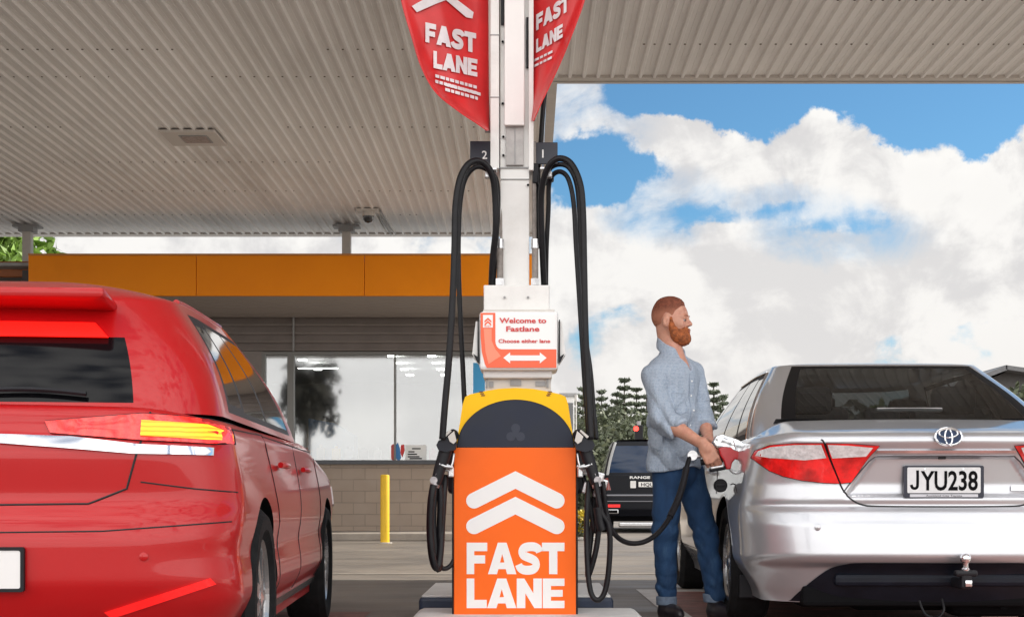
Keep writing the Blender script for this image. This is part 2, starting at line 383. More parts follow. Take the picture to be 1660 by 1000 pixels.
m = MB(); m.tube([(c.x+.12, c.y, CZ-.035), (c.x+.14, c.y+1.0, CZ-.035), (c.x+.16, YL, CZ-.035)], .012, 6); m.tube([(c.x+.19, c.y, CZ-.035), (c.x+.2, c.y+1.2, CZ-.035), (c.x+.24, YL, CZ-.035)], .009, 6); m.build('cable', M_grey, ds)

# ---------------------------------------------------------------- shop
sh = empty('shop_building', (-8, 23.4, 0), 0, 'low concrete block shop with orange fascia and wide window', 'building')
WD = 23.4; AX = .08; LX = -16.0
def block_mat():
    m = bpy.data.materials.new('concrete_block'); m.use_nodes = True; t = m.node_tree; s = t.nodes['Principled BSDF']; q = NB(t)
    oc = q.n('ShaderNodeTexCoord').outputs['Object']; sp = q.n('ShaderNodeSeparateXYZ', ins={0: oc}); cb = q.n('ShaderNodeCombineXYZ', ins={0: sp.outputs[0], 1: sp.outputs[2]})
    br = q.n('ShaderNodeTexBrick', ins={'Vector': cb.outputs[0], 'Color1': (.36, .285, .225, 1), 'Color2': (.32, .255, .205, 1), 'Mortar': (.26, .21, .17, 1), 'Scale': 1, 'Mortar Size': .008, 'Brick Width': .40, 'Row Height': .20, 'Mortar Smooth': .1, 'Bias': -.2})
    nz = q.n('ShaderNodeTexNoise', ins={'Vector': oc, 'Scale': 2.2, 'Detail': 9}).outputs[0]
    n4 = q.n('ShaderNodeTexNoise', ins={'Vector': oc, 'Scale': 90, 'Detail': 4}).outputs[0]
    c = q.mix(q.ss(nz, .4, .7, 0, .4), br.outputs[0], (.40, .33, .27)); q.link(c, s.inputs['Base Color']); s.inputs['Roughness'].default_value = .85
    h = q.m('SUBTRACT', q.m('MULTIPLY', n4, .4), br.outputs['Fac']); bp = q.n('ShaderNodeBump', ins={'Height': h, 'Strength': .6, 'Distance': .008}); q.link(bp.outputs[0], s.inputs['Normal'])
    return m
M_block = block_mat()
WZ0 = P(0, 748, WD).z; WZ1 = P(0, 572, WD).z; WX0 = P(424, 0, WD).x; WX1 = AX-.25
m = MB(); m.box(((LX+AX)/2, WD+.1, WZ0/2), (AX-LX, .2, WZ0)); m.build('block_wall', M_block, sh)
M_clad = mat('louvre_cladding', (.23, .20, .185), .5, var=.08, vs=3)
m = MB(); z = WZ1+.03; n = 8; hz = (P(0, 470, WD).z-z)/n*1.1
for k in range(n):
    zz = z+k*hz
    prof = [(0, 0), (-.035, .01), (-.045, .03), (-.01, hz-.012), (0, hz)]
    m.grid([[(LX, WD+.05+a, zz+b_), (AX, WD+.05+a, zz+b_)] for a, b_ in prof])
m.box(((LX+AX)/2, WD+.15, z+n*hz/2), (AX-LX, .16, n*hz))
m.build('louvre_cladding', M_clad, sh)
for px in (476, 300): m = MB(); m.box((P(px, 0, WD).x, WD-.005, z+n*hz/2), (.03, .03, n*hz)); m.build('cladding_joint', M_grey, sh)
m = MB(); m.box(((LX+WX0)/2, WD+.1, (WZ0+WZ1)/2+.015), (WX0-LX, .2, WZ1-WZ0+.03)); m.box(((WX1+AX)/2, WD+.1, (WZ0+WZ1)/2+.015), (AX-WX1, .2, WZ1-WZ0+.03)); m.build('wall_panel', M_clad, sh)
m = MB(); m.box(((WX0+WX1)/2, WD-.02, WZ0-.01), (WX1-WX0+.1, .16, .07)); m.build('window_sill', mat('sill_grey', (.07, .075, .085), .4, var=.1), sh)
fr = MB()
for px, w_ in ((471, .11), (640, .03)): x = P(px, 0, WD).x; fr.box((x, WD+.04, (WZ0+WZ1)/2), (w_, .09, WZ1-WZ0))
for x in (WX0+.03, WX1-.03): fr.box((x, WD+.04, (WZ0+WZ1)/2), (.06, .09, WZ1-WZ0))
fr.box(((WX0+WX1)/2, WD+.04, WZ1-.005), (WX1-WX0, .085, .05)); fo = fr.build('window_frame', mat('window_frame_grey', (.20, .20, .19), .4), sh)
m = MB(); m.box(((WX0+WX1)/2, WD+.07, (WZ0+WZ1)/2), (WX1-WX0-.05, .008, WZ1-WZ0-.03)); m.build('pane', glass('shop_glass', (.75, .78, .78), refl=.6, base=.20, rough=.03), fo)
# room behind the glass
m = MB(); RZ = 3.3
m.box(((LX+AX)/2, 33.0, 1.9), (AX-LX, .2, 3.8)); m.box((AX-.1, 28.4, 1.9), (.2, 9.2, 3.8)); m.box((LX+.1, 28.4, 1.9), (.2, 9.2, 3.8))
m.build('room_wall', mat('room_wall', (.34, .33, .31), .8, var=.1, vs=1), sh)
m = MB(); m.box(((LX+AX)/2, 28.35, RZ+.25), (AX-LX-.4, 9.1, .2)); m.build('room_ceiling', mat('room_ceiling', (.4, .4, .4), .8), sh)
m = MB(); m.box(((LX+AX)/2, 28.35, .13), (AX-LX-.4, 9.1, .06)); m.build('room_floor', mat('room_floor', (.25, .24, .22), .4), sh)
M_lit = mat('lit_panel', (.9, .9, .88), .5, emit=(1, .97, .9), es=12)
for X_, pys in ((-2.52, (579, 590, 600, 609)), (-1.78, (579, 590, 600, 609)), (-4.3, (585, 600)), (-6.4, (580, 592, 603))):
    for py in pys:
        D = FPX*(RZ-CAMZ)/(VY-py); m = MB(); m.box((X_, D, RZ+.02), (.15, .16, .02)); m.build('ceiling_light', M_lit, sh)
m = MB(); m.box((-4.2, 27.2, RZ-.02), (.8, .012, .015)); m.build('light_rail', M_lit, sh)
# roof and parapet
m = MB(); m.box(((LX+AX)/2, 28.3, 3.75), (AX-LX-.02, 9.5, .25)); m.build('roof', M_grey, sh)
# awning with orange fascia
AD = 20.8
def fascia_mat():
    return mat('orange_fascia', (1.0, .29, .002), .38, var=.05, vs=.6, rv=.05, spec=.22, dirt=((.55, .14, .0), .25))
M_fas = fascia_mat(); zt = P(0, 415, AD).z; zb = P(0, 480, AD).z; xl = P(47, 0, AD).x
fx = np.linspace(xl, AX, 4)
for j in range(3): m = MB(); m.box(((fx[j]+fx[j+1])/2, AD, (zt+zb)/2), (fx[j+1]-fx[j]-.006, .08, zt-zb), bev=.008); m.build('fascia', M_fas, sh)
m = MB(); m.box(((xl+AX)/2, AD+.02, zt+.015), (AX-xl, .12, .03)); m.build('fascia_capping', mat('capping', (.55, .22, .05), .5), sh)
z2 = P(0, 441, AD).z
m = MB(); m.box(((LX+xl)/2, AD+.5, (zt+z2)/2), (xl-LX-.01, .08, zt-z2), bev=.012); tag(m.build('fascia', mat('brown_fascia', (.34, .10, .02), .4, var=.1, vs=1), sh), 'darker brown stretch of fascia')
m = MB(); m.box(((LX+xl)/2, AD+.9, 3.6), (xl-LX-.1, .3, 1.0)); m.box((xl-.07, AD+.1, 3.9), (.1, .12, .55)); m.build('fascia_return', mat('dark_return', (.05, .045, .045), .6), sh)
m = MB(); k = 12
for j in range(k): w_ = (WD-AD-.06)/k; yy = AD+.05+w_*j; m.grid([[(xl+.01, y_, z_), (AX-.01, y_, z_)] for y_, z_ in ((yy, zb+.045), (yy+.02, zb+.02), (yy+w_-.03, zb+.02), (yy+w_, zb+.045))])
m.build('soffit', mat('soffit_slats', (.38, .33, .30), .6), sh)
m = MB(); m.box(((LX+AX)/2, (AD+WD)/2+.1, zt-.1), (AX-LX-.03, WD-AD-.1, .05)); m.build('awning_roof', M_grey, sh)
# poster, stickers, blue strip in the window, display things
M_paper = mat('poster_paper', (.8, .8, .78), .6)
ps = empty('window_poster', P(674, 745, WD-.01), 0, 'small white notice with black lines stuck low in the shop window', 'poster')
D = WD+.055; m = MB(); m.prism([PX([(657, 721), (691, 721), (691, 746), (657, 746)], D)], front(D), .003); m.build('sheet', M_paper, ps)
m = MB()
for i, (a, b_, y) in enumerate(((668, 682, 727), (662, 672, 732), (661, 676, 736), (661, 680, 740), (664, 684, 743))): m.prism([PX([(a, y-1.1), (b_, y-1.1), (b_, y+.9), (a, y+.9)], D)], front(D-.004), .001)
m.build('printing', M_dark, ps)
for i, (pts, c_, lab) in enumerate((([(634, 722), (638, 719), (641, 730), (639, 746), (634, 744)], (.7, .1, .08), 'red and white sticker beside the window mullion'), ([(641, 722), (645, 717), (648, 726), (650, 742), (646, 749), (641, 740)], (.03, .2, .5), 'blue and dark bottle shaped sticker beside the window mullion'), ([(650, 721), (655, 720), (656, 730), (652, 741), (649, 733)], (.6, .02, .02), 'narrow red sticker next to the white notice'))):
    m = MB(); m.prism([PX(pts, D)], front(D-.001*i), .003); tag(m.build('window_sticker', mat('sticker_%d' % i, c_, .4)), lab, 'sticker', 'stickers on the shop window')
m = MB(); m.prism([PX([(767, 588), (786, 588), (786, 640), (767, 640)], WD+.05)], front(WD+.05), .004)
tag(m.build('blue_banner', mat('banner_blue', (.06, .38, .72), .5)), 'upright light blue banner in the shop window beside the pump', 'banner')
# dark shelf units and blue counter seen through the glass
bc = empty('display_counter', (-3.3, 24.6, .16), 0, 'blue sloping display counter with small black screen inside the shop', 'counter')
m = MB(); a = [(P(500, 678, 24.5).x, P(500, 678, 24.5).z), (P(540, 685, 24.5).x, P(540, 685, 24.5).z), (P(574, 712, 24.5).x, P(574, 705, 24.5).z), (P(574, 712, 24.5).x, .9), (P(500, 0, 24.5).x, .9)]
m.prism([a], front(24.5), -.5); m.build('counter_body', mat('counter_blue', (.02, .17, .42), .4, emit=(.01, .10, .26), es=0), bc)
m = MB(); c = P(538, 678, 24.45); m.box(c, (.20, .12, .12)); m.box((c.x-.09, c.y, c.z+.03), (.15, .1, .03)); m.build('screen', M_blackp, bc)
m = MB(); m.box((-3.4, 24.75, .55), (2.9, .5, .75)); m.build('counter_base', M_dark, bc)
rk = random.Random(8); cs = [(.55, .05, .04), (.6, .58, .55), (.05, .05, .06), (.1, .2, .4), (.5, .3, .05), (.35, .35, .38)]
labs = ['red', 'white', 'black', 'dark blue', 'amber', 'grey']
for i, px in enumerate((452, 474, 497, 520, 545, 566, 590, 612, 702, 722)):
    c = P(px, 735, 23.75+.02*(i % 3)); k = (i*5+2) % 6; m = MB(); hh = .16+.05*rk.random(); m.box((c.x, c.y, WZ0+.05+hh/2), (.12+.06*rk.random(), .1, hh), bev=.012); m.cyl((c.x, c.y, WZ0+.05+hh), (c.x, c.y, WZ0+.09+hh), .03, 10)
    tag(m.build('goods_tub', mat('goods_%d' % i, cs[k], .5)), '%s tub on the shop window ledge, %s' % (labs[k], ['nearest the red car', 'just right of the wide mullion', 'under the palm reflection', 'left under the blue counter', 'right under the blue counter', 'right of the blue counter', 'in the middle of the window', 'left of the stickers', 'right of the white notice', 'nearest the pump hoses'][i]), 'tub', 'goods on the window ledge')
ld = MB(); ld.box(((WX0+WX1)/2, 23.78, WZ0+.02), (WX1-WX0-.1, .3, .05)); ld.build('window_ledge', M_grey, sh)
# bollard
bo = P(624, 880, 20.5); be = empty('bollard', (bo.x, 20.5, 0), 0, 'yellow round bollard in front of the block wall', 'bollard')
m = MB(); r_ = 7.3*20.5/2200; zt_ = P(0, 769, 20.5).z
m.lathe([(0, 0), (0, r_), (zt_-.02, r_), (zt_-.006, r_*.93), (zt_, r_*.7), (zt_, 0)], (bo.x, 20.5, 0), 'z', 28); m.build('post', mat('bollard_yellow', (.85, .52, .01), .45, var=.06, vs=5, dirt=((.4, .26, .05), .4)), be, smooth=True)
m = MB(); m.lathe([(0, r_*1.6), (.012, r_*1.6), (.014, r_)], (bo.x, 20.5, 0), 'z', 24); m.build('base_plate', M_cream, be)

# ---------------------------------------------------------------- steel column above the pump
CD = 6.75
co = empty('canopy_column', (-.06, CD, 0), 0, 'white steel column with cable ducts rising from the fuel pump', 'column')
def pbox(mb, x0, y0, x1, y1, D, dep, bev=.003):         # box whose front face fills the given picture rectangle at depth D
    a = P(x0, y1, D); c_ = P(x1, y0, D); mb.box(((a.x+c_.x)/2, D+dep/2, (a.z+c_.z)/2), (c_.x-a.x, dep, c_.z-a.z), bev=bev); return mb
def pboxz(mb, x0, y1, x1, z1, D, dep, bev=.003):
    a = P(x0, y1, D); c_ = P(x1, y1, D); mb.box(((a.x+c_.x)/2, D+dep/2, (a.z+z1)/2), (c_.x-a.x, dep, z1-a.z), bev=bev); return mb
m = MB(); pboxz(m, 811, 470, 858, CZ-.02, CD+.02, .16); m.build('column_shaft', M_white, co)
m = MB(); pboxz(m, 818, 203, 850, CZ-.02, CD-.03, .045); m.build('cover_plate', mat('column_white', (.86, .85, .83), .35, var=.03, vs=4), co)
m = MB(); pboxz(m, 795, 273, 809, CZ-.02, CD-.01, .2); m.build('side_channel', M_white, co)
m = MB(); pboxz(m, 857, 276, 865, CZ-.02, CD-.01, .2); m.build('side_channel', M_white, co)
m = MB(); pbox(m, 820, 204, 849, 268, CD+.0, .018); m.build('access_plate', mat('access_plate', (.36, .34, .33), .45, .3, var=.15, vs=12), co)
m = MB(); pbox(m, 834, 206, 835.5, 266, CD-.003, .004, 0); pbox(m, 810, 271, 860, 273, CD+.012, .012, 0); pbox(m, 812, 290, 858, 291.2, CD+.014, .012, 0); m.build('seam', M_grey, co)
m = MB()
for (x, y) in ((815, 68), (815, 168), (816, 222), (816, 252), (856, 300)): m.cyl(P(x, y, CD+.005), P(x, y, CD+.03), .006, 8)
m.build('bolt', M_dark, co)
for y in (56, 157):
    m = MB(); pbox(m, 794.5, y, 810, y+1.6, CD-.013, .01, 0); m.build('channel_joint', M_grey, co)
m = MB(); pboxz(m, 812, 40, 817, CZ-.02, CD+.0, .02); pbox(m, 853, 28, 857, 110, CD+.0, .02); m.build('cable_duct', M_blackp, co)
for (x, sx) in ((810.5, -1), (867.5, 1)):               # conduits
    m = MB(); m.tube([P(x+(3 if sx < 0 else -2), 230 if sx > 0 else 300, CD+.03), P(x+(2 if sx < 0 else -1), 395, CD+.02)], .006 if sx < 0 else .011, 10); m.tube([P(x, 395, CD), P(x, 462, CD)], .0165, 14); cdt = m.build('conduit', mat('conduit_%d' % (sx+1), (.25, .22, .2), .5, var=.2, vs=30) , co, smooth=True)
    m = MB(); m.cyl(P(x, 388, CD), P(x, 403, CD), .021, 12); m.cyl(P(x, 452, CD), P(x, 463, CD), .024, 6); m.build('coupling', M_alu, cdt)
# number signs
for (x0, x1, y0, y1, ch, cx, cy, lab) in ((762, 798, 229, 268, '2', 785.5, 258, 'small black sign with white number 2 left of the column'), (865, 904, 231, 266, '1', 880, 256, 'small black sign with white number 1 right of the column')):
    D = CD+.05; ns = empty('number_sign', P((x0+x1)/2, y1, D), 0, lab, 'sign', 'lane number signs')
    m = MB(); pbox(m, x0, y0, x1, y1, D, .012, .002); m.build('plate', mat('sign_navy_'+ch, (.012, .016, .03), .4), ns)
    m = MB(); q = P(cx, cy, D); add_text(m, ch, .042, Matrix.Translation((q.x, D-.001, q.z)) @ front(0), .012); m.build('numeral', M_sign, ns)
# ================================================================== VEGETATION AND FAR THINGS
def leaf_mat(name, rgb, v=.45):
    m = bpy.data.materials.new(name); m.use_nodes = True; t = m.node_tree; s = t.nodes['Principled BSDF']; q = NB(t)
    rn = q.n('ShaderNodeNewGeometry').outputs['Random Per Island']
    c = q.mix(rn, tuple(x*(1-v) for x in rgb), tuple(x*(1+v) for x in rgb)); q.link(c, s.inputs['Base Color']); s.inputs['Roughness'].default_value = .6
    return m
def leaf(mb, p, sz, rn, droop=0):
    a = Vector((rn.gauss(0, 1), rn.gauss(0, 1), rn.gauss(0, 1)-droop)).normalized(); b_ = a.cross(Vector((rn.gauss(0, 1), rn.gauss(0, 1), rn.gauss(0, 1)))).normalized()
    p = Vector(p); mb.add([p-a*sz, p+b_*sz*.45, p+a*sz, p-b_*sz*.45], [(0, 1, 2, 3)])
def bushy(name, base, h, w_, seed, mt, mtr, lab, cat, group=None, nl=2600, ls=.16, trunk=.3, clumps=16):
    rn = random.Random(seed); e = empty(name, base, 0, lab, cat, group); bx, by, bz = base
    m = MB(); cl_ = []
    for k in range(clumps):
        a = rn.uniform(0, 6.28); rr = w_/2*rn.uniform(.1, .78); zz = h*rn.uniform(trunk, .86); rr *= (1-.55*max(0, zz/h-.6)/.4)
        cl_.append((Vector((bx+rr*math.cos(a), by+rr*math.sin(a), bz+zz)), w_*rn.uniform(.13, .24)))
    m.tube(catmull([(bx, by, bz), (bx+.05*w_, by, bz+h*.3), (bx-.02*w_, by, bz+h*.7)], 4), lambda t: h*.035*(1-.7*t)+.02, 8)
    for c_, r_ in cl_: m.tube([(bx, by, bz+min(c_.z-bz, h*.35)), ((bx+c_.x)/2, (by+c_.y)/2, (c_.z+bz+h*.3)/2), c_], .02*h, 5, r2=.006*h)
    m.build('trunk', mtr, e)
    m = MB()
    for k in range(nl):
        c_, r_ = cl_[k % clumps]; d = Vector((rn.gauss(0, 1), rn.gauss(0, 1), rn.gauss(0, .8))).normalized()*r_*rn.uniform(.55, 1.12)**.6
        leaf(m, c_+d, ls*rn.uniform(.6, 1.3), rn)
    m.build('crown', mt, e); return e
def pine(base, h, seed, mt, mtr, lab):
    rn = random.Random(seed); e = empty('pine_tree', base, 0, lab, 'pine tree', 'pines behind the forecourt'); bx, by, bz = base
    m = MB(); m.tube([(bx, by, bz), (bx, by, bz+h)], h*.02, 6, r2=.03); lf = MB(); n = 15
    for k in range(n):
        z = h*(.12+.86*k/(n-1)); L = h*.24*(1-k/(n-.4))**.75*rn.uniform(.8, 1.15)+.12; nb = 6
        for j in range(nb):
            a = j*6.283/nb+rn.uniform(-.35, .35); L2 = L*rn.uniform(.7, 1.1); d = Vector((math.cos(a), math.sin(a), .22)); p0 = Vector((bx, by, bz+z))
            m.tube([p0, p0+d*L2], .05, 4, r2=.02)
            for t in range(7):
                q = p0+d*L2*((t+.6)/7); 
                for _ in range(4): leaf(lf, q+Vector((rn.gauss(0, .09), rn.gauss(0, .09), rn.gauss(0, .05)))*h*.08, h*.021*rn.uniform(.6, 1.2), rn)
    m.build('trunk', mtr, e); lf.build('crown', mt, e); return e
M_bark = mat('bark', (.09, .07, .055), .85, var=.3, vs=8)
M_pine = leaf_mat('pine_needles', (.085, .105, .065)); M_bush = leaf_mat('bush_leaves', (.10, .11, .06)); M_bright = leaf_mat('bright_leaves', (.14, .24, .03)); M_dkl = leaf_mat('olive_leaves', (.085, .10, .055))
PDp = 95
for i, (px, py, D, lab) in enumerate(((945, 628, 92, 'dark pine just right of the pump head, half behind the hoses'), (975, 632, 100, 'bushy topped pine left of the tallest pine'), (1012, 613, 96, 'tallest pine, a pointed crown left of the man'), (1000, 636, 90, 'small pine leaning on the left of the tallest one'), (1032, 628, 98, 'pine just left of the man shoulder'), (1048, 640, 92, 'pine peeking out directly behind the man back'), (1157, 620, 88, 'pine between the man and the silver car roof'), (1172, 640, 94, 'lower pine touching the silver car windscreen'), (928, 650, 104, 'small pine beside the pump display arch'))):
    t_ = P(px, py, D); pine((t_.x, D, -.2), t_.z+.2, 20+i, M_pine, M_bark, lab)
for i, (px, py, D, w_, lab) in enumerate(((960, 672, 70, 5.5, 'broad dark bush below the pines, beside the hoses'), (1000, 662, 72, 6, 'rounded olive tree above the black car'), (1030, 668, 66, 5, 'olive tree directly behind the man back'), (1150, 668, 74, 6, 'low tree between the man and the silver car'), (930, 690, 60, 4, 'dark bush just right of the pump arch'), (1085, 680, 70, 5, 'olive bush hidden behind the man'), (1110, 672, 78, 6, 'large olive bush behind the man chest'))):
    t_ = P(px, py, D); bushy('olive_tree', (t_.x, D, 0), t_.z, w_, 50+i, M_dkl, M_bark, lab, 'tree', 'trees behind the black car', nl=6500, ls=.15, trunk=.1, clumps=26)
# low hedge, traffic signal, kiosk
hg = MB(); rn = random.Random(5)
for k in range(14000): leaf(hg, (rn.uniform(1, 22), 58+rn.uniform(-1.5, 1.5), abs(rn.gauss(1.0, .9))), .15, rn)
tag(hg.build('hedge', M_bush), 'long dark green hedge across the back, behind the black car', 'hedge')
tsg = empty('traffic_signal', P(1029, 860, 40), 0, 'distant traffic signal showing red above the black car', 'traffic light')
c = P(1029, 696, 40); m = MB(); m.cyl((c.x+.12, 40, 0), (c.x+.12, 40, c.z+.25), .06, 10); m.build('pole', M_grey, tsg)
m = MB(); m.box((c.x+.12, 40, c.z-.12), (.24, .2, .5), bev=.03); m.build('housing', M_blackp, tsg)
m = MB(); m.lathe([(0, 0), (0, .075), (.03, .065), (.05, 0)], (c.x+.03, 39.86, c.z+.02), 'y', 20); m.build('red_lamp', mat('signal_red', (.7, .01, .01), .4, emit=(1, .03, .02), es=3.5), tsg)
ki = empty('kiosk', P(922, 690, 30), 0, 'small pale kiosk with dark window beside the pump head', 'kiosk')
a = P(910, 642, 30); c = P(931, 740, 30); m = MB(); m.box(((a.x+c.x)/2, 30.4, a.z/2), (c.x-a.x, .8, a.z), bev=.02); m.build('wall', M_white, ki)
m = MB(); m.box(((a.x+c.x)/2+.03, 29.98, a.z-.45), (c.x-a.x-.12, .04, .6)); m.build('window', M_glassblk, ki)
m = MB(); m.box(((a.x+c.x)/2, 30.4, a.z+.03), (c.x-a.x+.1, .9, .07)); m.build('roof', M_grey, ki)
m = MB(); m.cyl((P(934, 0, 24).x, 24, 0), P(934, 640, 24), .012, 8); m.cyl(P(934, 650, 24), P(934, 640, 24), .03, 8)
tag(m.build('marker_pole', M_white), 'thin white pole right of the pump beside the kiosk', 'pole')
# flower clump
fc = empty('flowering_shrub', P(939, 855, 22), 0, 'yellow flowering shrub low beside the pump and hoses', 'shrub')
yl = leaf_mat('yellow_petals', (.55, .42, .02), .3); m = MB(); g2 = MB(); cc = P(939, 850, 22)
for k in range(700): leaf(m, (cc.x+rn.gauss(0, .08), 22+rn.gauss(0, .1), .13+rn.random()*.36), .028, rn, -.5)
for k in range(700): leaf(g2, (cc.x+rn.gauss(0, .09), 22+rn.gauss(0, .12), .02+rn.random()*.34), .035, rn, -1)
m.build('flowers', yl, fc); g2.build('foliage', M_bush, fc)
m = MB()
for k in range(5): m.box((cc.x-.05+.07*k, 21.8, .03), (.07, .08, .06), bev=.02)
tag(m.build('edging_stone', M_cream), 'row of small pale stones in front of the yellow shrub', 'stones')
# house and bush at the right edge
ho = empty('house', P(1625, 640, 42), 0, 'dark gabled house roof beyond the silver car, far right', 'house')
HD = 42; m = MB(); m.prism([PX([(1575, 625), (1632, 603), (1720, 615), (1720, 808), (1575, 808)], HD)], front(HD+6), 6); m.build('wall', mat('house_wall', (.075, .07, .068), .7, var=.15), ho)
m = MB()
for (x0, y0, x1, y1) in ((1566, 618, 1633, 591.5), (1631, 591.5, 1735, 606)):
    m.prism([PX([(x0, y0), (x1, y1), (x1, y1+8), (x0, y0+7)], HD-.6)], front(HD+6.5), 7.1)
m.build('roof', mat('house_roof', (.13, .13, .135), .5, var=.1), ho)
t_ = P(1650, 614, 34); bushy('garden_bush', (t_.x, 34, 0), t_.z, 2.3, 91, M_dkl, M_bark, 'rounded green bush in front of the dark house, far right', 'bush', nl=3500, ls=.11, trunk=.2, clumps=22)
t_ = P(1700, 625, 36); bushy('garden_bush', (t_.x, 36, 0), t_.z, 2.6, 92, M_dkl, M_bark, 'bush at the right edge beside the dark house', 'bush', nl=3000, ls=.12, trunk=.2, clumps=22)
for i, (px, py, D) in enumerate(((1290, 668, 46), (1370, 655, 48), (1450, 662, 50), (1540, 650, 47))):
    t_ = P(px, py, D); bushy('roadside_tree', (t_.x, D, 0), t_.z, 4.5, 110+i, M_bright if i > 1 else M_dkl, M_bark, ['tree seen through the left of the silver car rear window', 'tree seen through the silver car rear window, left of centre', 'bright tree seen through the silver car rear window, right of centre', 'bright tree seen through the right corner of the silver car rear window'][i], 'tree', nl=1500, ls=.25, trunk=.15)
# tree beyond the shop roof
t_ = P(8, 384, 38); bushy('leafy_tree', (t_.x, 38, 0), t_.z+1.2, 3.4, 77, M_bright, M_bark, 'bright green tree top beyond the shop at the far left', 'tree', nl=6500, ls=.2, trunk=.35, clumps=26)
# palm behind the viewer, seen mirrored in the shop window
pm = empty('palm_tree', (-10.2, -15.2, 0), 0, 'shaggy palm tree mirrored in the shop window above the red car', 'palm tree')
m = MB(); m.tube(catmull([(-10.2, -15.2, 0), (-10.1, -15.2, 3), (-10.0, -15.2, 6)], 5), .20, 12, r2=.16); m.build('trunk', M_bark, pm)
m = MB(); rn = random.Random(4)
for k in range(150):
    a = rn.uniform(0, 6.28); el = rn.uniform(-1.4, 1.2); L = rn.uniform(1.0, 1.75); p = Vector((-10.0, -15.2, 6.1)); d = Vector((math.cos(a)*math.cos(el), math.sin(a)*math.cos(el), math.sin(el)))
    prev = p
    for t in range(12):
        q = prev+d*L/12; d = (d+Vector((0, 0, -.13))).normalized()
        sd = d.cross(Vector((0, 0, 1))).normalized()
        for s in (-1, 1): m.add([prev, prev+d*.10, prev+sd*s*.42+d*.3-Vector((0, 0, .25))], [(0, 1, 2)])
        prev = q
for k in range(160):
    a = rn.uniform(0, 6.28); rr = rn.uniform(.2, 1.35); zz = rn.uniform(4.4, 6.3); q = Vector((-10.0+rr*math.cos(a), -15.2+rr*math.sin(a), zz))
    for t in range(7): leaf(m, q+Vector((rn.gauss(0, .1), rn.gauss(0, .1), -.14*t)), .17, rn, 3)
m.build('crown', leaf_mat('palm_fronds', (.03, .026, .018)), pm)
# ================================================================== FUEL PUMP
PD = 6.6
M_rubber = M_black
pu = empty('fuel_pump', (-.06, 7.0, .11), 0, 'tall fuel dispenser with orange FAST LANE panel and yellow arched head', 'fuel pump')
# body: a rounded tombstone outline extruded in depth
out = [(738, 1032), (738, 732), (741, 712), (746, 682), (750, 655), (754, 643), (762, 639), (784, 634), (808, 630), (835, 628.5)]
out = out+[(1671-x, y) for x, y in reversed(out[:-1])]
m = MB(); m.prism([PX(out, PD)], front(PD+.36), .36); m.build('cabinet', M_yellow, pu)
m = MB(); m.prism([PX([(741, 1030), (741, 732), (748, 690), (756, 648), (835, 634), (915, 648), (924, 690), (931, 732), (931, 1030)], PD)], front(PD+.40), .04); m.build('back_panel', M_blackp, pu)
arch = [(742.5, 725)]+[(836-93.5*math.cos(R(a)), 725-76*math.sin(R(a))) for a in np.linspace(2, 178, 60)]+[(929.5, 725)]
m = MB(); m.prism([PX(arch, PD)], front(PD), .012); dk = m.build('display_arch', M_navy, pu)
arch2 = [(836+(x-836)*1.015, 725+(y-725)*1.018) for x, y in arch]
m = MB(); m.prism([PX(arch2, PD)], front(PD-.001), .006); m.build('arch_trim', M_blackp, pu)
# faint round emblem on the arch: ring of three petals
m = MB(); cx, cy = 836, 703
for k in range(3):
    a = R(90+120*k); c = P(cx+9*math.cos(a), cy-9*math.sin(a), PD)
    m.prism([[(c.x+.022*math.cos(t), c.z+.022*math.sin(t)) for t in np.linspace(0, 6.283, 19)[:-1]]], front(PD-.012), .0012)
m.prism([[(P(cx, cy, PD).x+.018*math.cos(t), P(cx, cy, PD).z+.018*math.sin(t)) for t in np.linspace(0, 6.283, 19)[:-1]]], front(PD-.0135), .001)
m.build('emblem', mat('emblem_grey', (.022, .028, .05), .5), dk)
for sx in (1, -1):
    m = MB()
    for k in range(3):
        x = 836+sx*(55.5-1.6*k) if sx < 0 else 836+sx*(55.5-1.6*k)
        m.prism([PX([(x-3, 634+k*3), (x+3, 634+k*3), (x+3+sx*1.0, 635.8+k*3), (x-3+sx*1.0, 635.8+k*3)], PD)], front(PD-.0005), .002)
    m.build('vent_mark', mat('vent_brown', (.14, .04, .01), .5), pu)
pn = MB(); a = P(736, 1028, PD); c = P(933.5, 725.5, PD)
pn.box(((a.x+c.x)/2, PD-.008, (a.z+c.z)/2), (c.x-a.x, .016, c.z-a.z), bev=.004); pan = pn.build('front_panel', M_orange, pu)
m = MB(); m.box((a.x-.004, PD+.17, (a.z+c.z)/2), (.012, .34, c.z-a.z-.01)); m.box((c.x+.004, PD+.17, (a.z+c.z)/2), (.012, .34, c.z-a.z-.01)); m.build('side_panel', M_blackp, pu)
FD = PD-.0165
def chevron(y_ap, y_en, wd=25.5):
    L, Rr, Cx = 768.5, 902.5, 835.5; dx, dy = Cx-L, y_en-y_ap; l = math.hypot(dx, dy); nx, ny = dy/l, dx/l; h = wd/2
    pts = [(Cx, y_ap-h/ny), ]
    ex, ey = Rr, y_en; ang0 = math.degrees(math.atan2(-ny, nx))
    pts += [(ex+h*math.cos(R(t)), ey+h*math.sin(R(t))) for t in np.linspace(ang0, ang0+180, 14)]
    pts += [(Cx, y_ap+h/ny)]
    pts += [(2*Cx-x, y) for x, y in reversed(pts[1:15])]
    return pts
for ya, ye in ((777.5, 811), (819, 852.5)):
    m = MB(); m.prism([PX(chevron(ya, ye), FD)], front(FD+.0005), .0018); m.build('chevron', M_sign, pan)
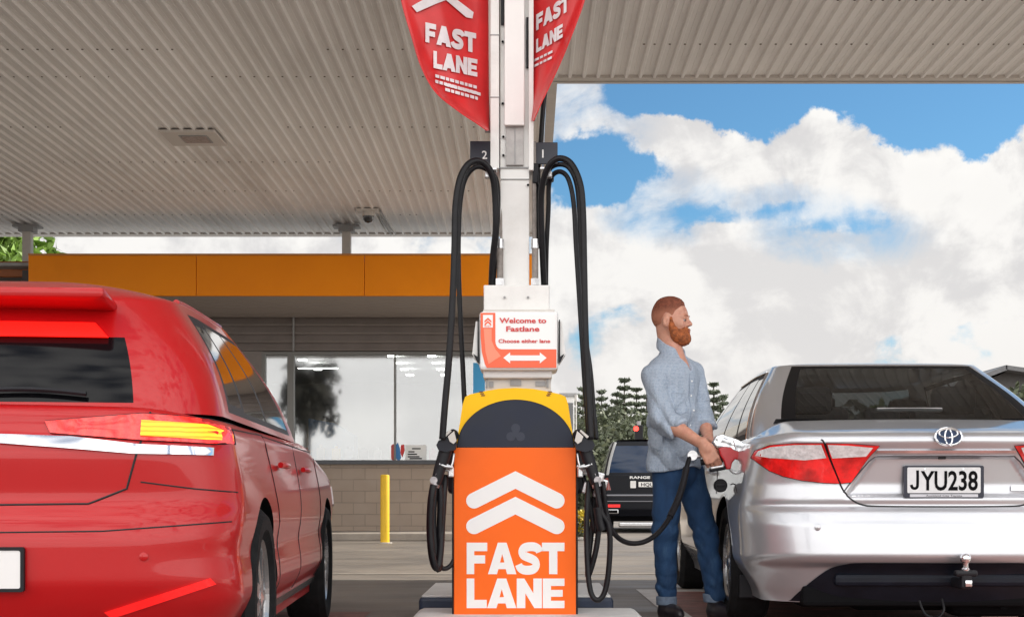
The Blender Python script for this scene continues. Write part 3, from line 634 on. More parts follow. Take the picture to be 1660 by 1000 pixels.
# heavy lettering drawn as outlines in a unit cell (0..1, 0..1)
def stroke(pts, w):
    pts = [Vector(p) for p in pts]; l, r_ = [], []
    for i, p in enumerate(pts):
        t = (pts[min(i+1, len(pts)-1)]-pts[max(i-1, 0)]).normalized(); n = Vector((-t.y, t.x))
        l.append(p+n*w/2); r_.append(p-n*w/2)
    return [tuple(q) for q in l+r_[::-1]]
s_mid = [(.93, .70), (.88, .80), (.72, .865), (.5, .87), (.30, .83), (.21, .72), (.26, .61), (.42, .545), (.60, .49), (.77, .40), (.80, .27), (.70, .165), (.5, .125), (.28, .14), (.13, .21), (.08, .31)]
s_mid = [(p.x, p.y) for p in catmull([(x, y, 0) for x, y in s_mid], 3)]
GL = {
 'F': (.86, [[(0, 0), (0, 1), (.98, 1), (.98, .73), (.36, .73), (.36, .60), (.88, .60), (.88, .34), (.36, .34), (.36, 0)]]),
 'A': (1.12, [[(-.02, 0), (.34, 1), (.66, 1), (1.02, 0), (.68, 0), (.63, .16), (.36, .16), (.31, 0)], [(.42, .37), (.5, .64), (.58, .37)]]),
 'S': (1.0, [stroke(s_mid, .285)]),
 'T': (.92, [[(0, 1), (1, 1), (1, .73), (.685, .73), (.685, 0), (.315, 0), (.315, .73), (0, .73)]]),
 'L': (.80, [[(0, 0), (0, 1), (.38, 1), (.38, .28), (1, .28), (1, 0)]]),
 'N': (1.0, [[(0, 0), (0, 1), (.30, 1), (.66, .50), (.66, 1), (1, 1), (1, 0), (.70, 0), (.34, .50), (.34, 0)]]),
 'E': (.86, [[(0, 0), (0, 1), (1, 1), (1, .75), (.38, .75), (.38, .615), (.92, .615), (.92, .385), (.38, .385), (.38, .25), (1, .25), (1, 0)]]),
}
def heavy(mb, word, x0, x1, y0, y1, M, dep):           # fits the word into the box, in the units of M
    gaps = .035*(len(word)-1); tot = sum(GL[c][0] for c in word)+gaps; k = (x1-x0)/tot; x = x0
    for c in word:
        w_ = GL[c][0]*k; lo = [[(x+u*w_, y0+v*(y1-y0)) for u, v in l] for l in GL[c][1]]
        mb.prism(lo, M, dep); x += w_+.035*k
for wd_, ya, yb in (('FAST', 879, 930), ('LANE', 937, 985)):
    m = MB(); u0, u1 = P(756.5, 0, FD).x, P(915, 0, FD).x
    heavy(m, wd_, u0, u1, P(0, yb, FD).z, P(0, ya, FD).z, front(FD+.0005), .0018); m.build('lettering', M_sign, pan)
# head: neck, sign box, wings
m = MB(); pbox(m, 787, 612, 893, 640, PD+.02, .30); m.build('lower_neck', M_cream, pu)
m = MB(); pbox(m, 783, 598, 895, 613, PD-.015, .34, .01); m.build('ledge', M_white, pu)
m = MB(); pbox(m, 787, 614, 790, 628, PD+.01, .01, 0); pbox(m, 886, 614, 889, 628, PD+.01, .01, 0); pbox(m, 827, 616, 845, 625, PD+.014, .006, 0); pbox(m, 793, 618, 800, 628, PD+.014, .006, 0); pbox(m, 868, 618, 884, 626, PD+.014, .006, 0); m.build('neck_fitting', M_grey, pu)
m = MB(); pbox(m, 784, 462, 891, 507, PD+.04, .26, .006); nk = m.build('upper_neck', M_white, pu)
m = MB(); m.cyl(P(818, 482, PD+.045), P(818, 482, PD+.03), .006, 10); m.cyl(P(856, 482, PD+.045), P(856, 482, PD+.03), .006, 10); m.build('screw', M_grey, nk)
SD = PD-.06
m = MB(); pbox(m, 777, 504, 905, 600, SD, .22, .018); sb = m.build('sign_box', M_sign, pu)
m = MB(); pbox(m, 783, 501.5, 899, 506, SD+.02, .2, .004); m.build('box_cap', M_cream, sb)
for s in (-1, 1):                                      # tilted side wings
    w_ = [(841+s*64, 520), (841+s*70, 520), (841+s*73, 545), (841+s*75, 566), (841+s*76, 573), (841+s*70, 582), (841+s*66, 588), (841+s*64, 572)]
    m = MB(); m.prism([PX(w_, SD)], front(SD+.15), .13); m.build('side_speaker', M_white, sb)
    w2 = [(841+s*65, 518), (841+s*67, 518), (841+s*67, 578), (841+s*74, 573), (841+s*68, 586), (841+s*64, 589)]
    m = MB(); m.prism([PX(w2, SD)], front(SD+.013), .01); m.build('speaker_gasket', M_blackp, sb)
F2 = SD-.0008
def spx(pts, w0=0.0, dep=.0012, mat_=None, nm='sign_graphic'):
    q = MB(); q.prism([PX(pts, F2)], front(F2-w0), dep); return q.build(nm, mat_, sb)
import itertools
sw = [(779, 507), (803, 507), (803, 530)]+[(803+10*(1-math.cos(R(a))), 553+13*math.sin(R(a))) for a in (0, 22, 45, 68, 90)]+[(902, 566), (902, 596), (789, 596)]+[(786, 590), (781, 570), (779, 545)]
spx(sw, 0, .0012, M_signred)
spx([(783, 510.5), (799, 510.5), (799, 531), (783, 531)], .0014, .001, M_sign, 'logo_patch')
q = MB()
for dy in (0, 5): q.prism([PX([(785.5, 520+dy), (791, 515+dy), (796.5, 520+dy), (796.5, 523.4+dy), (791, 518.4+dy), (785.5, 523.4+dy)], F2)], front(F2-.0026), .001)
v = P(791, 530, F2); add_text(q, 'FAST', .007, Matrix.Translation((v.x, F2-.0026, v.z)) @ front(0), .02, width=.03)
q.build('logo', M_signred, sb)
spx([(784, 533), (797, 533), (797, 552), (803, 566), (812, 577), (792, 590), (787, 570)], .0014, .001, mat('sign_pale_orange', (.86, .27, .16), .4), 'swoosh')
# double headed arrow
spx([(816, 580), (827, 571), (827, 576), (875, 576), (875, 571), (886, 580), (875, 589), (875, 584.5), (827, 584.5), (827, 589)], .0014, .0012, M_sign, 'arrow')
for txt, x, y, h, w_ in (('Welcome to', 847.5, 523.5, 8.5, 76), ('Fastlane', 847.5, 537, 8.5, 54), ('Choose either lane', 850, 555.5, 6.0, 84)):
    q = MB(); v = P(x, y, F2); add_text(q, txt, h*F2/FPX, Matrix.Translation((v.x, F2-.0005, v.z)) @ front(0), .028, width=w_*F2/FPX); q.build('sign_text', M_text, sb)

# ---------------------------------------------------------------- overhead hoses, belong to the pump
def hose(name, pts, r=.0150, parent=pu, n=12, mt=None):
    m = MB(); m.tube(catmull([P(x, y, D) for x, y, D in pts], 10), r, n); return m.build(name, mt or M_rubber, parent, smooth=True, ang=180)
L1 = [(797, 462, 6.76), (799, 420, 6.72), (804, 370, 6.68), (803, 320, 6.66), (799, 288, 6.64), (788, 268, 6.62), (772, 261, 6.60), (757, 269, 6.58), (745, 293, 6.56), (738.5, 335, 6.54), (737, 400, 6.52), (734, 480, 6.5), (728, 580, 6.48), (721, 660, 6.47), (717, 712, 6.47)]
hose('hose', L1, .0165)
hose('hose', [(800, 462, 6.83), (802, 420, 6.8), (807, 350, 6.78), (806, 300, 6.76), (798, 282, 6.74), (780, 271, 6.72), (765, 275, 6.71), (752, 296, 6.70), (745, 340, 6.7), (743, 420, 6.7), (746, 510, 6.7), (750, 590, 6.7), (753, 650, 6.7), (757, 700, 6.72), (752, 745, 6.72)], .0125)
hose('hose', [(882, 462, 6.8), (879, 400, 6.75), (877, 330, 6.7), (881, 292, 6.66), (892, 266, 6.62), (908, 257, 6.6), (926, 266, 6.58), (940, 296, 6.56), (945, 340, 6.55), (947, 430, 6.53), (949, 530, 6.51), (953, 620, 6.5), (958, 712, 6.48)], .0155)
hose('hose', [(885, 462, 6.86), (886, 400, 6.82), (889, 340, 6.8), (890, 300, 6.78), (897, 283, 6.74), (910, 279, 6.7), (922, 292, 6.68), (930, 330, 6.66), (934, 400, 6.64), (939, 480, 6.62), (944, 560, 6.6), (949, 640, 6.6), (953, 700, 6.6), (950, 745, 6.62)], .012)
hose('hose', [(883, 300, 6.9), (890, 276, 6.86), (905, 267, 6.82), (922, 272, 6.8), (934, 296, 6.78), (939, 340, 6.76), (942, 420, 6.74), (946, 520, 6.72), (957, 600, 6.7), (962, 660, 6.7), (967, 712, 6.68)], .012)
hose('hose', [(886, 130, 6.9), (881, 170, 6.9), (876.5, 232, 6.9), (873, 262, 6.86), (872, 330, 6.8), (874, 390, 6.78)], .0125)
for (x, y, D) in ((797, 276, 6.66), (884, 275, 6.68)):
    m = MB(); m.box(P(x, y, D), (.052, .06, .014), bev=.004); m.box(P(x-(6 if x < 840 else -6), y+9, D+.02), (.03, .04, .03), bev=.006)
    m.build('hose_clamp', M_alu, pu)
m = MB()
m.box(P(868, 284, 6.8), (.03, .08, .10), bev=.006); m.box(P(893, 288, 6.8), (.03, .05, .04), bev=.006); m.build('hose_bracket', M_blackp, pu)

# ---------------------------------------------------------------- nozzles in their holsters
def pump_side(s):
    X = lambda x: x if s < 0 else 1672-x
    D = 6.52
    m = MB(); m.box(P(X(737), 752, 6.78), (.06, .16, .30), bev=.02); m.prism([PX([(X(734), 720), (X(742), 716), (X(742), 815), (X(733), 790), (X(731), 760)], 6.62)], front(6.86), .24); hb = m.build('nozzle_holster', M_blackp, pu)
    # hanging nozzle
    nz = empty('hanging_nozzle', P(X(718), 745, D), 0, 'black hanging fuel nozzle with grey lever on the %s side of the pump' % ('left' if s < 0 else 'right'), 'fuel nozzle', 'nozzles hanging on the pump')
    m = MB(); m.tube(catmull([P(X(706), 785, D-.02), P(X(713), 760, D-.01), P(X(721), 735, D), P(X(726), 715, D+.01), P(X(737), 702, D+.05)], 6), lambda t: .022+.014*math.sin(t*3.1)**.5*(.4+t*.6), 14); m.build('nozzle_body', M_blackp, nz, smooth=True)
    m = MB(); m.prism([PX([(X(708), 722), (X(712), 714), (X(728), 709), (X(738), 712), (X(741), 720), (X(738), 729), (X(724), 733), (X(712), 730)], D)], front(D+.03), .07); m.build('splash_guard', mat('guard_%d' % (s+1), (.014, .016, .024), .45, spec=.3), nz)
    m = MB(); m.prism([PX([(X(727), 708), (X(737), 699), (X(741), 715), (X(736), 720), (X(730), 716)], D)], front(D-.042), .01); m.prism([PX([(X(718), 708), (X(731), 697), (X(733), 699), (X(721), 711)], D)], front(D-.03), .02); m.build('cap_label', M_cream, nz)
    m = MB(); m.tube(catmull([P(X(716), 758, D-.01), P(X(726), 762, D), P(X(733), 752, D+.01), P(X(736), 735, D+.02)], 6), .006, 8); m.tube([P(X(712), 752, D-.03), P(X(722), 756, D-.03), P(X(733), 757, D-.02)], .007, 8); m.build('trigger_guard', M_alu, nz, smooth=True)
    m = MB(); m.box(P(X(724), 754, D-.005), (.065, .03, .014), Matrix.Rotation(R(-20*s), 3, 'Y'), bev=.004); m.box(P(X(731), 765, D+.03), (.03, .03, .05), bev=.006); m.build('lever', M_alu, nz)
    m = MB(); m.tube([P(X(710), 768, D-.02), P(X(704), 789, D-.02)], .020, 14, r2=.024); m.cyl(P(X(703), 778, D-.045), P(X(703), 778, D+.02), .018, 14); m.build('swivel', mat('swivel_%d' % (s+1), (.35, .33, .34), .3, .8, var=.3, vs=40), nz, smooth=True)
    return nz
nl = pump_side(-1); nr = pump_side(1)
# lower hose loops
hose('hose', [(703, 786, 6.48), (699, 810, 6.47), (697, 850, 6.47), (699, 890, 6.47), (704, 915, 6.48), (710, 918, 6.5), (714, 890, 6.52), (716, 850, 6.54), (719, 800, 6.56), (722, 770, 6.58)], .0175)
hose('hose', [(707, 782, 6.53), (703, 812, 6.52), (702, 850, 6.52), (705, 890, 6.52), (710, 922, 6.53), (713, 905, 6.53), (713, 860, 6.53), (714, 810, 6.53), (712, 785, 6.53)], .0165)
hose('hose', [(711, 880, 6.56), (714, 915, 6.57), (722, 921, 6.58), (732, 914, 6.6), (739, 898, 6.62), (744, 880, 6.64)], .0115)
hose('hose', [(966, 782, 6.48), (969, 800, 6.47), (975, 830, 6.46), (986, 850, 6.46), (989, 880, 6.46), (986, 930, 6.46), (979, 962, 6.46), (968, 972, 6.46), (958, 960, 6.47), (953, 925, 6.48), (951, 870, 6.5), (952, 820, 6.52), (955, 780, 6.55)], .0135)
hose('hose', [(972, 785, 6.56), (972, 830, 6.56), (968, 880, 6.55), (960, 915, 6.55), (953, 933, 6.55), (954, 905, 6.56), (958, 870, 6.58), (963, 820, 6.6), (962, 780, 6.6)], .0135)
hose('hose', [(945, 770, 6.62), (953, 800, 6.6), (960, 840, 6.58), (965, 860, 6.56), (969, 820, 6.56), (970, 790, 6.56)], .012)
hose('spring_sleeve', [(969, 822, 6.46), (972, 845, 6.46), (976, 860, 6.46)], .021)
for s in (0,):
    m = MB()
    for (x, y, w_, h_) in ((953, 766, .05, .03), (944, 758, .06, .02), (971, 775, .045, .06), (978, 790, .03, .08), (966, 800, .03, .035), (948, 790, .02, .06)):
        m.box(P(x, y, 6.6), (w_, .05, h_), Matrix.Rotation(R(15), 3, 'Y'), bev=.008)
    m.build('hose_fitting', M_alu, pu)

# ---------------------------------------------------------------- banner flags on the column
M_flag = mat('banner_red', (.62, .018, .02), .42, var=.12, vs=4, coat=.1)
M_flagt = mat('banner_white', (.72, .68, .70), .5, var=.1, vs=10)
def flag(s, base_px, rows, lab, txtM):
    # rows: (y_px, inner x_px, outer x_px); cloth swings towards the viewer at its outer edge and sags in waves
    D0 = 6.82; fl = empty('banner_flag', P(base_px, 60, D0), 0, lab, 'flag', 'red banner flags on the column')
    rr = catmull([(y, a, b_) for y, a, b_ in rows], 8)
    def pt(u, k):
        y, a, b_ = rr[k]; x = a+(b_-a)*u
        D = D0-.30*u+.035*math.sin(6*u+3*k/len(rr)*2)*u+.02*math.sin(11*u+5)*u
        return P(x, y, D)
    n = 22; m = MB(); fr_ = [[pt(i/n, k) for i in range(n+1)] for k in range(len(rr))]
    m.grid(fr_); o = m.build('cloth', M_flag, fl, smooth=True, ang=180)
    sm = o.modifiers.new('t', 'SOLIDIFY'); sm.thickness = .004; sm.offset = 0
    m = MB(); m.tube([fr_[k][0]+Vector((0, 0, 0)) for k in range(len(rr))], .009, 8); m.build('batten', M_cream, fl, smooth=True)
    ys = [r_[0] for r_ in rr]
    def onflag(px, py):                                 # point of the cloth under that u,v
        k = max(0, min(len(rr)-1.001, np.interp(py, ys, range(len(ys))))); k0 = int(k); f = k-k0
        def at(kk):
            y, a, b_ = rr[kk]; u = (px-a)/(b_-a); return pt(max(-.02, min(1.02, u)), kk)
        q = at(k0).lerp(at(min(k0+1, len(rr)-1)), f); return q+Vector((0, -.013, 0))
    q = MB()
    for poly in txtM:
        tri = delaunay_2d_cdt([Vector(p) for p in poly[0]], [], [list(range(len(poly[0])))], 1, 1e-6)
        vs, fs = tri[0], tri[2]
        bm = bmesh.new(); bv = [bm.verts.new((v.x, v.y, 0)) for v in vs]
        for f in fs: bm.faces.new([bv[i] for i in f])
        bmesh.ops.subdivide_edges(bm, edges=bm.edges[:], cuts=2, use_grid_fill=True)
        bmesh.ops.triangulate(bm, faces=bm.faces[:]); bm.verts.index_update()
        q.add([onflag(v.co.x, v.co.y) for v in bm.verts], [[v.index for v in f.verts] for f in bm.faces]); bm.free()
    q.build('printing', M_flagt, fl)
    m = MB(); p0 = fr_[0][0]; p1 = fr_[-1][0]
    for p in (fr_[2][0], fr_[-3][0]): m = MB(); m.box((p.x, p.y, p.z), (.05, .03, .03), bev=.004); m.build('bracket', M_grey, fl)
    return fl
def letters(word, x0, x1, ytop, ybot, shear=0.0, bend=0.0, tint=None):
    gaps = .035*(len(word)-1); tot = sum(GL[c][0] for c in word)+gaps; k = (x1-x0)/tot; x = x0; out_ = []
    for c in word:
        w_ = GL[c][0]*k
        for l in GL[c][1][:1]:
            pl = l
            if c == 'A': pl = [(-.02, 0), (.34, 1), (.66, 1), (1.02, 0), (.68, 0), (.63, .16), (.36, .16), (.31, 0)]
            out_.append([[(x+u*w_, ybot+(ytop-ybot)*v+shear*(x+u*w_-x0)) for u, v in pl]])
        x += w_+.035*k
    return out_
def bars(x0, x1, ys, shear, h=5):
    o = []; rn = random.Random(int(x0))
    for y, e in ys:
        x = x0
        while x < x0+(x1-x0)*e:
            w_ = rn.uniform(4, 8); o.append([[(x, y+shear*(x-x0)), (x+w_, y+shear*(x+w_-x0)), (x+w_, y+h+shear*(x+w_-x0)), (x, y+h+shear*(x-x0))]]); x += w_+1.6
    return o
tl = [[[(672, 12), (722, -12), (732, -14), (768, 22), (760, 30), (728, -2), (722, -2), (676, 22)]]]
tl = [[[(668, 12), (700, -6), (722, -22), (736, -10), (724, 2), (708, 8), (676, 22)]], [[(716, -4), (726, -10), (768, 22), (766, 32), (756, 30)]]]
tl += letters('FAST', 690, 772, 38, 70, .22) + letters('LANE', 703, 774, 84, 112, .20)
tl += bars(706, 774, ((122, 1), (131, 1)), .28, 5) + bars(722, 780, ((136, .9), (144, .9)), .28, 5)
flag(-1, 795, [(-150, 794, 640), (-60, 794, 642), (0, 794, 650), (60, 794, 667), (110, 794, 683), (150, 794, 706), (180, 794, 742), (200, 794, 772), (212, 794, 789)],
     'red banner flag with white FAST LANE lettering left of the column', tl)
tr_ = [[[(862, -14), (886, -40), (900, -30), (870, 2)]]]
tr_ += letters('FAST', 869, 922, 26, 52, -.62) + letters('LANE', 869, 912, 66, 88, -.60)
tr_ += bars(866, 900, ((98, .9), (107, .8)), -.5, 4)
flag(1, 860, [(-150, 860, 975), (-60, 860, 962), (0, 860, 948), (45, 860, 932), (90, 860, 914), (130, 860, 896), (165, 860, 879), (197, 860, 865)],
     'narrow red banner flag with FAST LANE lettering right of the column', tr_)
# ================================================================== CARS (built in their own axes: x right, y forward from the rear bumper, z up)
def sstep(x, a, b_):
    t = np.clip((np.asarray(x, float)-a)/(b_-a), 0, 1); return t*t*(3-2*t)
def half_outline(w, y0, y1, rcx, rcy, fcx, fcy, e=2.3, bow=.03, fbow=.05, n=(46, 26, 90, 20, 16)):
    o = []
    for k in range(n[0]): o.append((k/n[0]*(w-rcx), y0))
    for k in range(n[1]):
        t = math.pi/2*k/n[1]; o.append((w-rcx+rcx*math.sin(t)**(2/e), y0+rcy-rcy*max(0, math.cos(t))**(2/e)))
    for k in range(n[2]): o.append((w, y0+rcy+(y1-fcy-y0-rcy)*k/n[2]))
    for k in range(n[3]):
        t = math.pi/2*k/n[3]; o.append((w-fcx+fcx*max(0, math.cos(t))**(2/e), y1-fcy+fcy*math.sin(t)**(2/e)))
    for k in range(n[4]+1): o.append(((w-fcx)*(1-k/n[4]), y1))
    a = np.array(o); x, y = a[:, 0], a[:, 1]
    wr = 1-sstep(y, y0, y0+rcy+.5); wf = sstep(y, y1-fcy-.4, y1)
    y = y+bow*(x/w)**2*wr-fbow*(x/w)**2*wf
    return x, y
def mirror_loop(rows):                                  # rows: list of (x,y,z) half arrays -> closed loops
    out_ = []
    for x, y, z in rows:
        X_ = np.concatenate([x, -x[-2:0:-1]]); Y_ = np.concatenate([y, y[-2:0:-1]]); Z_ = np.concatenate([z, z[-2:0:-1]])
        out_.append(np.stack([X_, Y_, Z_], 1))
    return out_
def carbody(w, L, zb, ztop, rear, dw, rc, fc, bow=.03, r=.05, nz=70, frontp=None, extra=None, spine=(.9, .9), ndeck=26, e=2.3):
    x0, y0 = half_outline(w, 0, L, rc[0], rc[1], fc[0], fc[1], bow=bow, e=e)
    wr = 1-sstep(y0, 0, .55); wf = sstep(y0, L-.6, L); rows = []
    def place(x, y, z):
        xx = x*(w-dw(z, y))/w; yy = y+rear(z)*wr
        if frontp is not None: yy = yy-frontp(z)*wf
        if extra is not None: yy = yy+extra(xx, yy, z)*(y0 < .4)
        return xx, yy, z
    Zt = ztop(x0, y0)
    for k in range(nz+1):
        z = zb+(Zt-r-zb)*k/nz; rows.append(place(x0, y0, z))
    cx = np.zeros_like(x0); cy = np.clip(y0, spine[0], L-spine[1]); px_, py_, _ = rows[-1]
    dx, dy = cx-px_, cy-py_; dl = np.hypot(dx, dy)
    for k in range(1, 9):
        th = math.pi/2*k/8; d = r*(1-math.cos(th)); X_ = px_+dx/dl*d; Y_ = py_+dy/dl*d
        rows.append((X_, Y_, ztop(X_, Y_)-r*(1-math.sin(th))))
    bx, by, _ = rows[-1]
    for k in range(1, ndeck+1):
        f = k/ndeck; f = f*(.35+.65*f) if k < ndeck else 1.0
        X_ = bx+(cx-bx)*f; Y_ = by+(cy-by)*f; rows.append((X_, Y_, ztop(X_, Y_)))
    lo = mirror_loop(rows); n = len(lo[0]); V = np.concatenate(lo); F = []
    for i in range(len(lo)-1):
        for k in range(n): F.append((i*n+k, i*n+(k+1) % n, (i+1)*n+(k+1) % n, (i+1)*n+k))
    # bottom cap
    h = n//2
    for k in range(h): 
        a, b_, c, d = k, (k+1), n-k-1, (n-k) % n
        F.append(tuple(dict.fromkeys((a, d, c, b_))) if len({a, b_, c, d}) > 2 else (a, b_, c))
    F = [f for f in F if len(set(f)) >= 3]
    bm = bmesh.new(); bv = [bm.verts.new(v) for v in V]
    for f in F:
        try: bm.faces.new([bv[i] for i in f])
        except ValueError: pass
    bmesh.ops.remove_doubles(bm, verts=bm.verts[:], dist=2e-4); bmesh.ops.recalc_face_normals(bm, faces=bm.faces[:])
    return bm
def cut_arches(bm, cuts, parent, mats_, name='body'):
    me = bpy.data.meshes.new(name); bm.to_mesh(me); bm.free(); me.materials.append(mats_[0]); me.materials.append(mats_[1])
    o = bpy.data.objects.new('tmp', me); col.objects.link(o)
    tmp = []
    for (y, z, rad, x0, x1) in cuts:
        cb_ = bmesh.new(); bmesh.ops.create_cone(cb_, cap_ends=True, segments=56, radius1=rad, radius2=rad, depth=abs(x1-x0))
        bmesh.ops.rotate(cb_, verts=cb_.verts[:], matrix=Matrix.Rotation(R(90), 3, 'Y')); bmesh.ops.translate(cb_, verts=cb_.verts[:], vec=((x0+x1)/2, y, z))
        for f in cb_.faces: f.material_index = 1
        cm = bpy.data.meshes.new('c'); cb_.to_mesh(cm); cb_.free(); cm.materials.append(mats_[0]); cm.materials.append(mats_[1])
        c = bpy.data.objects.new('c', cm); col.objects.link(c); tmp.append(c)
        md = o.modifiers.new('b', 'BOOLEAN'); md.object = c; md.operation = 'DIFFERENCE'; md.solver = 'EXACT'
    dg = bpy.context.evaluated_depsgraph_get(); m2 = bpy.data.meshes.new_from_object(o.evaluated_get(dg)); m2.name = name
    for c in tmp: bpy.data.objects.remove(c)
    bpy.data.objects.remove(o)
    ob = mesh_obj(name, m2, None, parent, True, True, 40, fixn=False)
    bv = BVHTree.FromPolygons([v.co.copy() for v in m2.vertices], [tuple(p.vertices) for p in m2.polygons])
    return ob, bv
DIRS = {'rear': (lambda u, v: Vector((u, -1, v)), Vector((0, 1, 0))), 'right': (lambda u, v: Vector((2, u, v)), Vector((-1, 0, 0))), 'left': (lambda u, v: Vector((-2, u, v)), Vector((1, 0, 0))), 'top': (lambda u, v: Vector((u, v, 3)), Vector((0, 0, -1)))}
def shoot(bv, mode, u, v, off):
    f, d = DIRS[mode]; o = f(u, v); hit = bv.ray_cast(o, d)
    if hit[0] is None:
        hit = bv.find_nearest(o+d*1.3)
    return hit[0]-d*off
def resample(poly, res):
    o = []
    for i in range(len(poly)):
        a = Vector(poly[i]); c = Vector(poly[(i+1) % len(poly)]); n = max(1, int((c-a).length/res))
        o += [a+(c-a)*k/n for k in range(n)]
    return o
def inpoly(p, poly):
    c = False; j = len(poly)-1
    for i in range(len(poly)):
        a, b_ = poly[i], poly[j]
        if (a[1] > p[1]) != (b_[1] > p[1]) and p[0] < (b_[0]-a[0])*(p[1]-a[1])/(b_[1]-a[1])+a[0]: c = not c
        j = i
    return c
def decal_mb(bv, poly, mode, off=.003, res=.02, wall=0.0, mb=None):
    ol = resample(poly, res); pts = list(ol); xs = [p.x for p in ol]; ys = [p.y for p in ol]; x = min(xs)+res*.51
    while x < max(xs):
        y = min(ys)+res*.47
        while y < max(ys):
            if inpoly((x, y), poly) and min((Vector((x, y))-q).length for q in ol) > res*.55: pts.append(Vector((x, y)))
            y += res
        x += res
    r_ = delaunay_2d_cdt(pts, [], [list(range(len(ol)))], 1, 1e-6); vs, fs = r_[0], r_[2]
    mb = mb or MB(); P3 = [shoot(bv, mode, v.x, v.y, off) for v in vs]; fs = [tuple(f) for f in fs]
    if wall:
        cnt = {}
        for f in fs:
            for i in range(len(f)):
                k = (f[i], f[(i+1) % len(f)]); kk = tuple(sorted(k)); cnt[kk] = None if kk in cnt else k
        d = DIRS[mode][1]; n = len(P3)
        extra = [p+d*wall for p in P3]; P3 = P3+extra
        fs += [(k[1], k[0], k[0]+n, k[1]+n) for k in cnt.values() if k]
    mb.add(P3, fs); return mb
def decal(bv, poly, mode, name, mt, parent, off=.003, res=.02, wall=0.0, smooth=True):
    return decal_mb(bv, poly, mode, off, res, wall).build(name, mt, parent, True, smooth, 50)
def seam(bv, pts, mode, rad=.0032, res=.02, mb=None, off=0.0):
    p2 = [Vector((p[0], p[1], 0)) for p in pts]; o = []
    for i in range(len(p2)-1):
        n = max(1, int((p2[i+1]-p2[i]).length/res)); o += [p2[i].lerp(p2[i+1], k/n) for k in range(n)]
    o.append(p2[-1]); mb = mb or MB(); mb.tube([shoot(bv, mode, q.x, q.y, off) for q in o], rad, 6); return mb
def greenhouse(base, roof, zb, zt, crown, mt, parent, glasses, e=2.6, bulge=.035, nt=40, rname='roof'):
    # base/roof: (w, y0, y1, rcx, rcy, fcx, fcy, bow). glasses: (name, s0, s1, t0, t1, both, mat) in half-outline index
    N_ = (30, 16, 80, 14, 24)
    bx, by = half_outline(*base[:7], e=e, bow=base[7], fbow=.12, n=N_); tx, ty = half_outline(*roof[:7], e=e, bow=roof[7], fbow=.10, n=N_)
    rows = []
    for k in range(nt+1):
        t = k/nt; s = math.sin(math.pi*t)*bulge; x = bx+(tx-bx)*t; y = by+(ty-by)*t
        rows.append((x+s*np.clip(x/base[0], -1, 1)*1.0, y-s*.9*(1-sstep(y, base[1], base[1]+1.2)), zb(by)+(zt(ty)-zb(by))*(t**.97)))
    nr = 14; lastx, lasty, lastz = rows[-1]; cy = np.clip(lasty, roof[1]+roof[0]*.8, roof[2]-roof[0]*.8)
    for k in range(1, nr+1):
        f = k/nr; x = lastx*(1-f); y = lasty+(cy-lasty)*f
        rows.append((x, y, zt(y)*0+lastz+(crown)*(1-(1-f)**2.2)+(zt(y)-zt(lasty))))
    lo = mirror_loop(rows); n = len(lo[0]); H = len(bx)
    quads = {}
    for i in range(len(lo)-1):
        for k in range(n):
            hk = k if k < H-1 else n-1-k                 # half index of the quad
            nm = rname
            for gi, (g, s0, s1, t0, t1, side, gm) in enumerate(glasses):
                if s0 <= hk < s1 and t0 <= i < t1 and i < nt and (side == 'both' or (side == 'R') == (k < H-1)): nm = (gi, side if side != 'both' or hk < 40 or hk > 120 else ('R' if k < H-1 else 'L')); break
            quads.setdefault(nm, []).append((i*n+k, i*n+(k+1) % n, (i+1)*n+(k+1) % n, (i+1)*n+k))
    V = np.concatenate(lo); made = {}
    for nm, fs in quads.items():
        used = sorted({i for f in fs for i in f}); mp_ = {u: i for i, u in enumerate(used)}
        me = bpy.data.meshes.new('g'); me.from_pydata([tuple(V[u]) for u in used], [], [tuple(mp_[i] for i in f) for f in fs]); me.update()
        bm = bmesh.new(); bm.from_mesh(me); bmesh.ops.remove_doubles(bm, verts=bm.verts[:], dist=1e-5); bmesh.ops.recalc_face_normals(bm, faces=bm.faces[:]); bm.to_mesh(me); bm.free()
        gname = rname if nm == rname else glasses[nm[0]][0]; gm = mt if nm == rname else glasses[nm[0]][6]
        made[(gname, nm if nm == rname else nm[1])] = mesh_obj(gname, me, gm, parent, True, True, 60, fixn=False)
    return made, lo, N_
